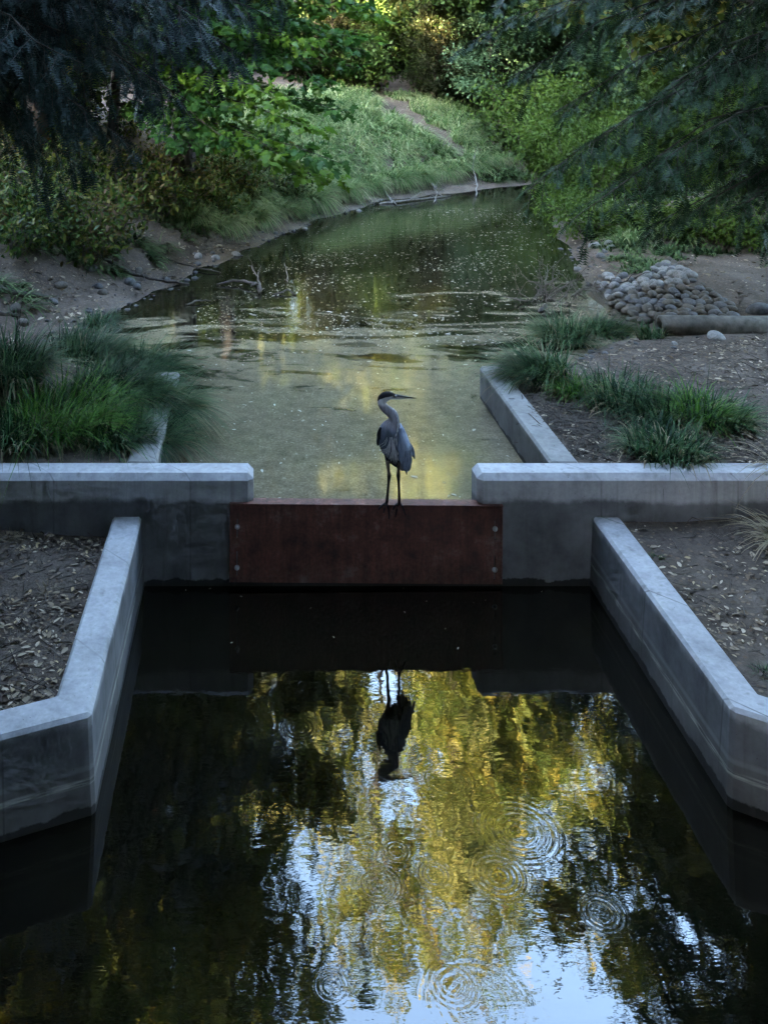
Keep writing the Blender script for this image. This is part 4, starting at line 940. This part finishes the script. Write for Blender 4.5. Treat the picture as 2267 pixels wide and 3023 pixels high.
def branch(name, pix, r0, r1, label, mat='branch', lift=0.02, subs=0, seed=0):
    r = np.random.default_rng(seed); pts = []
    for q in pix:
        p = ground(q[0], q[1]); pts.append((p.x, p.y, p.z + lift + (q[2] if len(q) > 2 else 0)))
    pts = np.array(pts); t = np.linspace(0, len(pts) - 1, max(8, len(pts) * 3)); fine = np.stack([np.interp(t, range(len(pts)), pts[:, k]) for k in range(3)], -1)
    fine[1:-1] += r.normal(scale=.012, size=(len(fine) - 2, 3))
    T = Tubes(); T.add(fine, np.linspace(r0, r1, len(fine)), 7)
    for s in range(subs):
        i = r.integers(len(fine) // 4, len(fine) - 1); d = norm(fine[min(i + 1, len(fine) - 1)] - fine[i - 1]); e = fine[i] + norm(d + r.normal(scale=.7, size=3) + [0, 0, .3]) * r.uniform(.2, .55); e[2] = max(e[2], fine[i][2])
        T.add(curve_pts(fine[i], e, .03, 5, .02, r), np.linspace(r1 * 1.1, r1 * .4, 5), 4)
    o = T.build(name, M[mat]); return tag(o, label, 'branch')
branch('fallen_branch', [(265, 740), (330, 780), (400, 815), (480, 832), (560, 843)], .045, .02, 'long dark fallen branch lying across the left mud into the water', subs=2, seed=1)
branch('fallen_branch', [(420, 745), (530, 780), (650, 808)], .022, .01, 'thin straight fallen stick running down to the water on the left', seed=2)
branch('fallen_branch', [(-30, 850), (60, 872), (140, 882)], .065, .05, 'thick short log at the left edge of the mud', seed=3)
branch('fallen_branch', [(-30, 925), (30, 932), (58, 936)], .04, .03, 'stubby dark branch end below the thick log', seed=4)
branch('fallen_branch', [(640, 843), (700, 838, .05), (760, 852, .08), (768, 868)], .02, .028, 'curved dead branch arching just above the pond water', subs=2, seed=5)
branch('fallen_branch', [(770, 866, .02), (767, 850, .06), (756, 830, .11), (742, 812, .16)], .024, .007, 'forked dead branch sticking up out of the pond on the left', 'twig', subs=3, seed=6)
branch('fallen_branch', [(810, 872), (850, 866, .04), (876, 872)], .016, .014, 'small loop of dead branch floating on the pond', seed=7)
branch('fallen_branch', [(548, 902), (590, 895, .02), (624, 892)], .018, .01, 'short dark stick floating near the left shore', seed=8)
branch('fallen_branch', [(850, 835), (847, 815, .06), (840, 795, .10)], .008, .005, 'pale thin reed-like stick standing in the pond', 'driftwood', seed=9)
branch('fallen_branch', [(1760, 852), (1800, 848, .03), (1880, 832, .05)], .02, .01, 'dark stick lying along the right shore before the cobbles', subs=4, seed=10)
branch('driftwood_branch', [(1120, 605), (1180, 600, .03), (1250, 590, .02), (1330, 580)], .035, .015, 'bleached driftwood branch lying along the far shore', 'driftwood', subs=7, seed=11)
branch('driftwood_branch', [(1130, 560), (1150, 590, .02), (1170, 606)], .03, .015, 'bleached stick leaning down the far shore at the left of the driftwood', 'driftwood', subs=1, seed=12)
branch('driftwood_branch', [(1280, 600), (1290, 580, .1), (1275, 565, .22)], .016, .008, 'pale forked stick poking up at the far shore', 'driftwood', subs=4, seed=13)
branch('driftwood_branch', [(1405, 580), (1410, 560, .15), (1395, 530, .35), (1400, 500, .45)], .022, .008, 'tall pale dead stem standing at the far shore by the tussock', 'driftwood', subs=5, seed=14)
branch('fallen_branch', [(1595, 925), (1600, 918, .02), (1610, 912, .05)], .035, .03, 'short black stub poking out of the water at right', seed=15)
# dead brush standing in the water at the right
r = np.random.default_rng(90); base = at(1640, 880, WL); T = Tubes()
for i in range(26):
    a = np.array([base.x + r.normal(scale=.35), base.y + r.normal(scale=.3), WL - .05]); e = a + np.array([r.normal(scale=.45) + .1, r.normal(scale=.3), r.uniform(.15, .6)])
    pts = curve_pts(a, e, r.uniform(-.05, .15), 7, .03, r); T.add(pts, np.linspace(.013, .004, 7), 4)
    for j in range(3):
        q = pts[r.integers(2, 7)]; T.add(curve_pts(q, q + r.normal(scale=.16, size=3) + [0, 0, .05], .02, 4, .01, r), [.006, .005, .004, .003], 3)
tag(T.build('dead_brush', M['twig']), 'tangle of dead twigs standing in the shallow water at right', 'brush')

# ------------------------------------------------------------------ litter, floating bits, fallen leaves
def scatter_flat(name, x, y, z, tmpl, size, mat, label, cat, seed, tilt=.25):
    r = np.random.default_rng(seed); n = len(x); a = r.uniform(0, 6.28, n)
    d = np.stack([np.cos(a), np.sin(a), r.normal(scale=tilt * .5, size=n)], -1); u = norm(np.array([0, 0, 1.]) + r.normal(scale=tilt, size=(n, 3)))
    v, f = stamp(tmpl[0], tmpl[1], np.stack([x, y, z], -1), frames(d, u), size)
    o = obj(name, v, f, mat); return tag(o, label, cat, kind='stuff')
r = np.random.default_rng(55)
x = r.uniform(-1, 7, 26000); y = .32 + 17 * r.uniform(0, 1, 26000) ** 1.1; d = sdf(x, y)
dn = .30 + .7 * sst(-.1, .4, wob(x, y, 1.1, 4)) * sst(4.0, 6.0, y) ; dn = dn * np.where(y < 5, .45, 1.0)
ok = (d < -.05) & (r.uniform(0, 1, len(x)) < dn * (.25 + .9 * sst(-.25, .3, wob(x * .6, y * 1.6, 2.0, 7)))); x, y = x[ok], y[ok]
sz = np.clip(r.lognormal(math.log(.030), .5, len(x)), .012, .09)
scatter_flat('floating_bits', x, y, np.full(len(x), WL + .004), OV, sz, M['petal'], 'pale leaf bits and petals floating all over the pond', 'debris', 1, .05)
x = np.array([r.uniform(-1, 2.9) for _ in range(14)]); y = np.array([-abs(r.normal(scale=.5)) - .03 for _ in range(14)])
scatter_flat('floating_bits', x, y, np.full(len(x), .004), OV, r.uniform(.010, .030, len(x)), M['petal'], 'a few pale leaf bits floating on the dark channel water', 'debris', 2, .05)
def litter(n, xr, yr, size, seed, name, label, cond=lambda x, y: x > -99, tm=OV, mat='litter'):
    r = np.random.default_rng(seed); x = r.uniform(*xr, n); y = r.uniform(*yr, n); d = sdf(x, y)
    ok = ((y < 0) | (d > .15)) & cond(x, y) & ((y < -.02) | (y > .34)); x, y = x[ok], y[ok]; z = height(x, y) + .012
    keep = r.uniform(0, 1, len(x)) < .25 + .9 * sst(-.2, .35, wob(x, y, 2.6, 9)); x, y, z = x[keep], y[keep], z[keep]
    s = size * np.clip(r.lognormal(-.15, .55, len(x)), .3, 1.9); return scatter_flat(name, x, y, z, tm, s, M[mat], label, 'leaf litter', seed + 1, .35)
litter(11000, (-5, -1.34), (-3.7, 0), .045, 201, 'leaf_litter', 'brown leaf and bark litter on the ground left of the channel', lambda x, y: y > np.where(x < -1.3, -2.33 + (x + 1.303) * .4, 9) + .02)
litter(7500, (3.24, 7), (-3.2, 0), .04, 203, 'leaf_litter', 'thin leaf litter on the bare ground right of the channel', lambda x, y: (y > -2.3 - (x - 3.218) * .59 + .02) & (wob(x, y, 1.5, 3) > -.35))
litter(6000, (2.72, 7.5), (.3, 4.2), .045, 205, 'leaf_litter', 'leaf litter and twigs on the ground behind the right weir wall')
litter(14000, (-7, .5), (3.0, 13), .075, 207, 'leaf_litter', 'brown fallen leaves on the mud and slope of the left bank', lambda x, y: sdf(x, y) > .3)
litter(4000, (5.6, 12), (6, 16), .06, 209, 'leaf_litter', 'fallen leaves on the dark slope of the right bank', lambda x, y: sdf(x, y) > .3)
# needles and twigs
def twigs(n, xr, yr, seed, name, label, ln=.12, cond=lambda x, y: x > -99):
    r = np.random.default_rng(seed); x = r.uniform(*xr, n); y = r.uniform(*yr, n); ok = cond(x, y) & ((y < -.02) | (y > .34)) & ((y < 0) | (sdf(x, y) > .1)); x, y = x[ok], y[ok]
    z = height(x, y) + .012; a = r.uniform(0, 6.28, len(x)); d = np.stack([np.cos(a), np.sin(a), r.normal(scale=.15, size=len(x))], -1)
    tv = [(0, .025, 0), (0, -.025, 0), (0, 0, .04), (1, .015, .02), (1, -.015, .02), (1, 0, .05)]; tf = [(0, 1, 4, 3), (1, 2, 5, 4), (2, 0, 3, 5)]
    v, f = stamp(tv, tf, np.stack([x, y, z], -1), frames(d, np.tile([0, 0, 1.], (len(x), 1))), ln * np.minimum(r.lognormal(0, .5, len(x)), 1.9))
    return tag(obj(name, v, f, M['twig']), label, 'twigs', kind='stuff')
twigs(2600, (-5, -1.34), (-3.7, 0), 301, 'twig_litter', 'fine twigs and needles strewn on the ground left of the channel', .10, lambda x, y: y > -2.33 + (x + 1.303) * .4 + .03)
twigs(1200, (3.24, 7), (-3.2, 0), 303, 'twig_litter', 'fine twigs strewn on the ground right of the channel', .09, lambda x, y: y > -2.3 - (x - 3.218) * .59 + .03)
twigs(2600, (2.78, 4.8), (.34, 2.2), 305, 'twig_litter', 'dark twigs piled in the corner behind the right weir wall', .13)
twigs(1500, (3, 8), (1, 4.4), 307, 'twig_litter', 'twigs scattered over the dirt before the pipe', .12)
# single fallen leaves that can be picked out
fl_me = [obj('fallen_leaf', np.array(OVAL_V) * [1, 1.1, 1.6], OVAL_F, M['fallen']), obj('fallen_leaf', np.array(NARROW_V) * [1, 1.5, 2], RHOMB_F, M['fallen'])]
q = 0
for side, n in (('left', 70), ('right', 46)):
    for i in range(n):
        if side == 'left': x_ = random.uniform(-2.7, -1.36); y_ = random.uniform(-2.3, -.1); y_ = max(y_, -2.25 + (x_ + 1.303) * .4)
        else: x_ = random.uniform(3.3, 5.0); y_ = random.uniform(-2.2, -.12)
        o = fl_me[q] if q < 2 else fl_me[random.randrange(2)].copy()
        if q >= 2: col.objects.link(o)
        q += 1; s = random.uniform(.035, .068); o.location = (x_, y_, hz(x_, y_) + .02); o.scale = (s, s, s); o.rotation_euler = (random.uniform(-.4, .4), random.uniform(-.3, .2), random.uniform(0, 6.28))
        tag(o, 'pale tan fallen leaf on the bare ground %s of the channel' % side, 'leaf', 'fallen leaves on the %s ground' % side)
# little weeds
for px, py, n, l in ((2250, 1990, 90, 'small green weed on the right ground near the edge'), (1930, 1650, 60, 'tiny grass tuft beside the right wing wall'), (140, 1740, 70, 'dry grass tuft in the middle of the left ground'), (30, 1590, 160, 'straw tuft at the left edge under the weir wall')):
    p = ground(px, py); root = empty('weed_tuft', p); v, f = tussock(n, n, .05, .13, spread=1.0, width=.005); obj('blades', v, f, M['straw'] if 'dry' in l or 'straw' in l else M['grass_dark'], root); tag(root, l, 'weed')

# ------------------------------------------------------------------ heron
def hp(u, v, y=0.0): return np.array([(u - 740) / 1564, y, (1790 - v) / 1564])
rings = [  # u, v, half width px, y centre, half depth (m)
    (818, 1306, 8, .03, .01), (808, 1285, 34, .03, .03), (795, 1245, 72, .03, .055), (788, 1180, 112, .03, .085), (785, 1080, 178, .035, .115), (765, 960, 208, .03, .128), (730, 830, 190, .02, .12),
    (722, 750, 150, .005, .10), (737, 685, 108, -.01, .078), (758, 625, 78, -.02, .06), (757, 575, 72, -.025, .052), (735, 530, 72, -.025, .047), (692, 492, 66, -.022, .043), (645, 458, 62, -.018, .040), (610, 418, 60, -.014, .038),
    (594, 376, 60, -.010, .037), (603, 332, 66, -.008, .038), (640, 298, 68, -.008, .040), (695, 284, 56, -.008, .036), (745, 284, 40, -.008, .027), (790, 289, 27, -.008, .018), (815, 292, 16, -.008, .010)]
rc = np.array([hp(a, b, e) for a, b, c, e, g_ in rings]); hw_ = np.array([c / 1564 for a, b, c, e, g_ in rings]); hd_ = np.array([g_ for *_, g_ in rings])
ti = np.linspace(0, len(rings) - 1, 90)
def cr(a):  # smooth interpolation
    a = np.asarray(a, float); out = []
    for t in ti:
        i = min(len(a) - 2, int(t)); f_ = t - i; p0, p1, p2, p3 = a[max(0, i - 1)], a[i], a[i + 1], a[min(len(a) - 1, i + 2)]
        out.append(.5 * ((2 * p1) + (-p0 + p2) * f_ + (2 * p0 - 5 * p1 + 4 * p2 - p3) * f_ ** 2 + (-p0 + 3 * p1 - 3 * p2 + p3) * f_ ** 3))
    return np.array(out)
C_, HW, HD = cr(rc), cr(hw_), cr(hd_)
tg = norm(np.gradient(C_, axis=0) * [1, 0, 1])
for _ in range(3): tg[1:-1] = norm(tg[:-2] + 2 * tg[1:-1] + tg[2:])
tg[:26] = norm(tg[:26] * .25 + np.array([0, 0, 1.]))
sx = np.stack([tg[:, 2], np.zeros(len(tg)), -tg[:, 0]], -1)
S_ = 28; th = np.arange(S_) * 2 * math.pi / S_
hv = (C_[:, None, :] + HW[:, None, None] * np.cos(th)[None, :, None] * sx[:, None, :] + HD[:, None, None] * np.sin(th)[None, :, None] * np.array([0, 1., 0])).reshape(-1, 3)
i_ = np.arange(len(C_) - 1)[:, None] * S_; j_ = np.arange(S_)[None, :]
hf = np.stack([i_ + j_, i_ + (j_ + 1) % S_, i_ + S_ + (j_ + 1) % S_, i_ + S_ + j_], -1).reshape(-1, 4)
faces = [tuple(q) for q in hf.tolist()] + [tuple(range(S_))[::-1], tuple(range((len(C_) - 1) * S_, len(C_) * S_))]
verts = [tuple(q) for q in hv.tolist()]
def add_tube(pts, rad, seg=10):
    v, f = tube(pts, rad, seg); n = len(verts); verts.extend([tuple(q) for q in v.tolist()]); faces.extend([tuple(a + n for a in q) for q in f.tolist()])
    faces.append(tuple(n + k for k in range(seg))[::-1]); faces.append(tuple(n + len(v) - seg + k for k in range(seg)))
FY = -.012                                                    # feet just behind the plate's front edge
legs = (((690, 1120, .02), (678, 1210, .01), (690, 1330, .0), (700, 1390, -.004), (690, 1500, -.006), (676, 1640, -.01), (664, 1772, FY)), ((835, 1110, .03), (833, 1200, .02), (832, 1330, .01), (828, 1400, .005), (832, 1500, .0), (836, 1640, -.006), (838, 1772, FY)))
for lg in legs: add_tube(np.array([hp(*q) for q in lg]), [.036, .021, .0140, .0200, .0120, .0120, .0150], 10)
toes = (((664, 1772, FY), (600, 1795, -.028), (555, 1825, -.044), (532, 1895, -.047)), ((664, 1772, FY), (672, 1800, -.036), (682, 1850, -.046), (690, 1975, -.046)), ((664, 1772, FY), (640, 1796, -.034), (625, 1830, -.046), (615, 1890, -.046)), ((664, 1772, FY), (672, 1782, .02), (680, 1786, .05)),
        ((838, 1772, FY), (780, 1795, -.03), (745, 1830, -.045), (727, 1885, -.047)), ((838, 1772, FY), (810, 1798, -.036), (795, 1850, -.046), (777, 1950, -.046)), ((838, 1772, FY), (872, 1798, -.034), (890, 1850, -.046), (917, 1925, -.046)), ((838, 1772, FY), (845, 1782, .02), (850, 1786, .05)))
for t_ in toes: add_tube(np.array([hp(*q) for q in t_]), [.0115, .0090, .0085, .0055][:len(t_)], 8)
tmp = obj('tmp', np.array(verts), faces, None)
md = tmp.modifiers.new('rm', 'REMESH'); md.mode = 'VOXEL'; md.voxel_size = .0034; md.use_smooth_shade = True
md2 = tmp.modifiers.new('sm', 'SMOOTH'); md2.iterations = 2; md2.factor = .5
dg = bpy.context.evaluated_depsgraph_get(); body_me = bpy.data.meshes.new_from_object(tmp.evaluated_get(dg)); bpy.data.objects.remove(tmp)
nv = len(body_me.vertices); co = np.empty(nv * 3, np.float32); body_me.vertices.foreach_get('co', co); co = co.reshape(-1, 3)
U = co[:, 0] * 1564 + 740; V = 1790 - co[:, 2] * 1564; YY = co[:, 1]
colr = np.tile([.135, .16, .22], (nv, 1))
def paint(mask, c, k=1.0):
    m_ = np.clip(mask, 0, 1)[:, None] * k; colr[:] = colr * (1 - m_) + np.array(c) * m_
neckm = sst(760, 660, V); paint(neckm, (.24, .235, .275))
fr_ = sst(30, 0, np.abs(U - np.interp(V, [430, 470, 560, 650, 720, 800, 880], [700, 775, 815, 815, 800, 775, 745]))) * sst(420, 470, V) * sst(900, 780, V) * (YY < .02)
paint(fr_ * (.5 + .5 * np.sin(V * .11 + U * .07)), (.55, .55, .58))
paint(sst(930, 1060, V) * sst(60, 0, np.abs(U - np.interp(V, [900, 1080, 1200, 1300], [525, 590, 690, 820]))), (.012, .012, .018))
paint(sst(1090, 1200, V), (.02, .02, .028))
paint(sst(720, 740, V) * sst(900, 860, V) * sst(585, 560, U), (.012, .012, .02))
paint(sst(430, 380, V), (.56, .56, .60))                       # pale head
line = np.interp(U, [520, 560, 640, 760, 800], [372, 322, 288, 272, 262]); paint(sst(6, -6, V - line) * (V < 420), (.004, .0045, .008))
paint(sst(12, -4, np.abs(V - 292) - 8) * sst(725, 760, U) * (V < 420), (.03, .03, .04), .8)
legm = ((V > 1190) & (np.minimum(np.abs(U - np.interp(V, [1190, 1390, 1772], [678, 700, 664])), np.abs(U - np.interp(V, [1190, 1400, 1772], [834, 828, 838]))) < 26) & (YY < .05)).astype(float)
legm = np.maximum(legm, (V > 1320)); paint(legm, (.16, .13, .12)); paint(legm * sst(1340, 1400, V), (.018, .017, .022))
ca = body_me.color_attributes.new('plumage', 'FLOAT_COLOR', 'POINT'); ca.data.foreach_set('color', np.concatenate([colr, np.ones((nv, 1))], 1).astype(np.float32).ravel())
def plumage_mat():
    m, n, out, N, L = nodes('plumage')
    vc = N('ShaderNodeVertexColor'); vc.layer_name = 'plumage'
    tc = N('ShaderNodeTexCoord'); mp = N('ShaderNodeMapping'); mp.inputs['Scale'].default_value = (60, 60, 14); L(tc.outputs['Object'], mp.inputs[0])
    no = N('ShaderNodeTexNoise', i_Scale=1.0, i_Detail=4.0); L(mp.outputs[0], no.inputs['Vector'])
    f = ramp(N, [(.3, (.7, .7, .7)), (.7, (1.25, 1.25, 1.25))]); L(no.outputs[0], f.inputs[0])
    b = N('ShaderNodeBsdfPrincipled', i_Roughness=.7); b.inputs['Specular IOR Level'].default_value = .15; L(mixrgb(N, L, 1.0, vc.outputs[0], f.outputs[0], 'MULTIPLY'), b.inputs['Base Color'])
    bp = N('ShaderNodeBump', i_Strength=.4, i_Distance=.004); L(no.outputs[0], bp.inputs['Height']); L(bp.outputs[0], b.inputs['Normal']); L(b.outputs[0], out.inputs[0]); return m
M['plumage'] = plumage_mat(); body_me.materials.clear(); body_me.materials.append(M['plumage'])
body_me.polygons.foreach_set('use_smooth', np.ones(len(body_me.polygons), dtype=bool))
HX = (1000 + 740 / 4.74 - 765) / 330
heron = empty('heron', (HX, 0.0, .739)); tag(heron, 'great grey-blue heron standing on the rusted plate with its head turned right', 'bird')
bo = bpy.data.objects.new('body', body_me); col.objects.link(bo); bo.parent = heron
M['blue_feather'] = simple_mat('blue_grey_feather', (.125, .155, .225), (.215, .25, .33), 40, .6, .2, stretch=(1, 1, .2), spec=.15)
M['dark_feather'] = simple_mat('dark_flight_feather', (.010, .012, .02), (.03, .034, .05), 40, .55, .2, stretch=(1, 1, .2), spec=.15)
M['pale_feather'] = simple_mat('pale_tail_feather', (.26, .27, .33), (.42, .43, .5), 40, .6, .2, stretch=(1, 1, .2))
M['plume'] = simple_mat('cream_breast_plume', (.46, .48, .52), (.72, .74, .78), 40, .6, 0)
M['bill'] = simple_mat('horn_bill', (.02, .022, .028), (.07, .07, .07), 20, .4, .1)
M['bill_low'] = simple_mat('pale_lower_bill', (.22, .22, .23), (.36, .36, .36), 20, .4, .1)
M['eye'] = simple_mat('eye', (.02, .015, .01), (.06, .04, .01), 20, .1, 0)
def body_front(u, v):
    """depth of the body surface facing the camera at (u,v)"""
    k = np.argmin(np.abs((1790 - v) / 1564 - C_[:55, 2])); c = C_[k]; q = ((u - 740) / 1564 - c[0]) / max(.01, HW[k])
    return c[1] - HD[k] * math.sqrt(max(0.05, 1 - q * q))
def feather(path, wid, nz=5, bulge=.004):
    """flat blade following path of (u,v,y); width px"""
    p = np.array([hp(*q) for q in path]); t = np.linspace(0, len(p) - 1, nz + 2); p = np.stack([np.interp(t, range(len(p)), p[:, k]) for k in range(3)], -1)
    tg_ = norm(np.gradient(p, axis=0)); sd_2 = norm(np.cross(tg_, [0, 1, 0.05])); s = np.linspace(0, 1, len(p)); w2 = wid / 1564 * .5 * (np.sin(np.pi * np.clip(s * .82 + .16, 0, 1)) ** .6)[:, None]
    v = np.concatenate([p - sd_2 * w2 + [0, .003, 0], p - [0, bulge, 0], p + sd_2 * w2 + [0, .003, 0]], 0); n = len(p)
    f = [(a * n + i, a * n + i + 1, (a + 1) * n + i + 1, (a + 1) * n + i) for a in (0, 1) for i in range(n - 1)]
    return v, f
def feathers(name, lst, mat):
    vs, fs, n = [], [], 0
    for path, wd in lst:
        v, f = feather(path, wd); vs.append(v); fs += [tuple(a + n for a in q) for q in f]; n += len(v)
    return obj(name, np.concatenate(vs), fs, M[mat], heron, smooth=True)
# folded left wing (right side of the picture)
wl_ = lambda v: np.interp(v, [700, 760, 900, 1060, 1170, 1290, 1400], [825, 812, 800, 805, 850, 925, 945])
wr_ = lambda v: np.interp(v, [700, 760, 830, 980, 1130, 1280, 1400], [850, 890, 930, 985, 1006, 1002, 962])
sv, sf = [], []; NV, NU = 22, 9
for a in range(NV):
    v_ = 695 + (1330 - 695) * a / (NV - 1)
    for b_ in range(NU):
        q = b_ / (NU - 1); u_ = wl_(v_) + (wr_(v_) - wl_(v_)) * q
        y_ = body_front(min(u_, 900), min(v_, 1150)) - .012 - .012 * math.sin(math.pi * q) + max(0, q - .55) ** 2 * .35 + (.045 if v_ > 1150 else 0) * (v_ - 1150) / 180
        sv.append(hp(u_, v_, y_))
for a in range(NV - 1):
    for b_ in range(NU - 1): k = a * NU + b_; sf.append((k, k + 1, k + NU + 1, k + NU))
wing_o = obj('wing', np.array(sv), sf, M['blue_feather'], heron, smooth=True); wing_o.modifiers.new('thick', 'SOLIDIFY').thickness = .012
cov = []
rr = random.Random(4)
for row in range(7):
    v0 = 730 + row * 75
    for b_ in range(5):
        q = (b_ + .5 * (row % 2)) / 5; u0 = wl_(v0) + (wr_(v0) - wl_(v0)) * q; v1 = v0 + 125; u1 = wl_(min(1380, v1)) + (wr_(min(1380, v1)) - wl_(min(1380, v1))) * q
        y_ = body_front(min(u0, 900), min(v0, 1150)) - .029 + max(0, q - .55) ** 2 * .33; cov.append((((u0, v0, y_), (u1, v1, y_ - .002)), 52))
feathers('covert_feathers', cov, 'blue_feather')
feathers('flight_feathers', [(((900 + i * 12, 1150 + i * 8, .0 + i * .012), (935 + i * 9, 1290, .02 + i * .01), (952 + i * 5, 1410 - i * 22, .03 + i * .01)), 46) for i in range(6)] + [(((855, 1165, -.03), (900, 1250, -.01), (945, 1340, .0)), 50)], 'dark_feather')
feathers('tail_feathers', [(((850 + i * 12, 1200, .05), (868 + i * 14, 1310, .06), (885 + i * 16, 1395 - abs(i - 1.5) * 12, .065)), 52) for i in range(5)], 'pale_feather')
feathers('far_wing_tip', [(((1000, 1020, .10), (1040, 1110, .105), (1085 - i * 10, 1245 - i * 22, .11)), 70) for i in range(3)], 'blue_feather')
feathers('shoulder_patch', [(((575 - i * 9, 700 + i * 42, -.05 + i * .004), (548 - i * 5, 770 + i * 40, -.045), (525 + i * 3, 850 + i * 40, -.03)), 42) for i in range(4)], 'dark_feather')
pls = []
for i in range(30):
    u1 = 560 + i * 8.5 + rr.uniform(-12, 12); v0 = rr.uniform(790, 950); u0 = 715 + (u1 - 690) * .42 + rr.uniform(-20, 20); v1 = np.interp(u1, [550, 620, 700, 780, 830], [1020, 1090, 1150, 1190, 1100]) + rr.uniform(-60, 30)
    um, vm = (u0 + u1) / 2 + 8, (v0 + v1) / 2
    pls.append((((u0, v0, body_front(u0, v0) - .010), (um, vm, body_front(um, vm) - .016), (u1, v1, body_front(u1, v1) - .014)), rr.uniform(9, 17)))
feathers('breast_plumes', pls, 'plume')
feathers('throat_streaks', [(((np.interp(v_, [450, 560, 650, 720, 800], [765, 812, 812, 800, 780]) + rr.uniform(-14, 10), v_, -.075 if v_ > 540 else -.066), (np.interp(v_ + 60, [450, 560, 650, 720, 800, 900], [765, 812, 812, 800, 780, 745]) + rr.uniform(-10, 8), v_ + 60, -.085 if v_ > 540 else -.072)), 13) for v_ in range(470, 840, 28)], 'plume')
def cone(name, stations, mat):
    v, f = [], []; S2 = 12
    for u, vv_, hu, hy in stations:
        c = hp(u, vv_, -.008)
        for k in range(S2): a = k * 2 * math.pi / S2; v.append((c[0], c[1] + hy * math.sin(a), c[2] + hu / 1564 * math.cos(a)))
    for s in range(len(stations) - 1):
        for k in range(S2): f.append((s * S2 + k, s * S2 + (k + 1) % S2, s * S2 + S2 + (k + 1) % S2, s * S2 + S2 + k))
    f += [tuple(range(S2))[::-1], tuple(range((len(stations) - 1) * S2, len(stations) * S2))]
    return obj(name, v, f, M[mat], heron, smooth=True)
cone('upper_bill', [(770, 276, 16, .012), (820, 283, 20, .012), (900, 295, 15, .009), (990, 306, 9, .006), (1085, 319, 2, .0012)], 'bill')
cone('lower_bill', [(735, 318, 18, .014), (800, 317, 19, .011), (880, 317, 13, .008), (980, 319, 8, .005), (1070, 321, 2, .0012)], 'bill_low')
ev = bmesh.new(); bmesh.ops.create_uvsphere(ev, u_segments=10, v_segments=8, radius=.0085); em = bpy.data.meshes.new('eye'); ev.to_mesh(em); ev.free(); em.materials.append(M['eye'])
for s in (-1, 1):
    e_ = bpy.data.objects.new('eye', em); col.objects.link(e_); e_.parent = heron; e_.location = hp(762, 277, -.008 + s * .024)
feathers('crest_plume', [(((640, 250, -.03), (570, 300, -.035), (533, 352, -.03)), 16)], 'dark_feather')
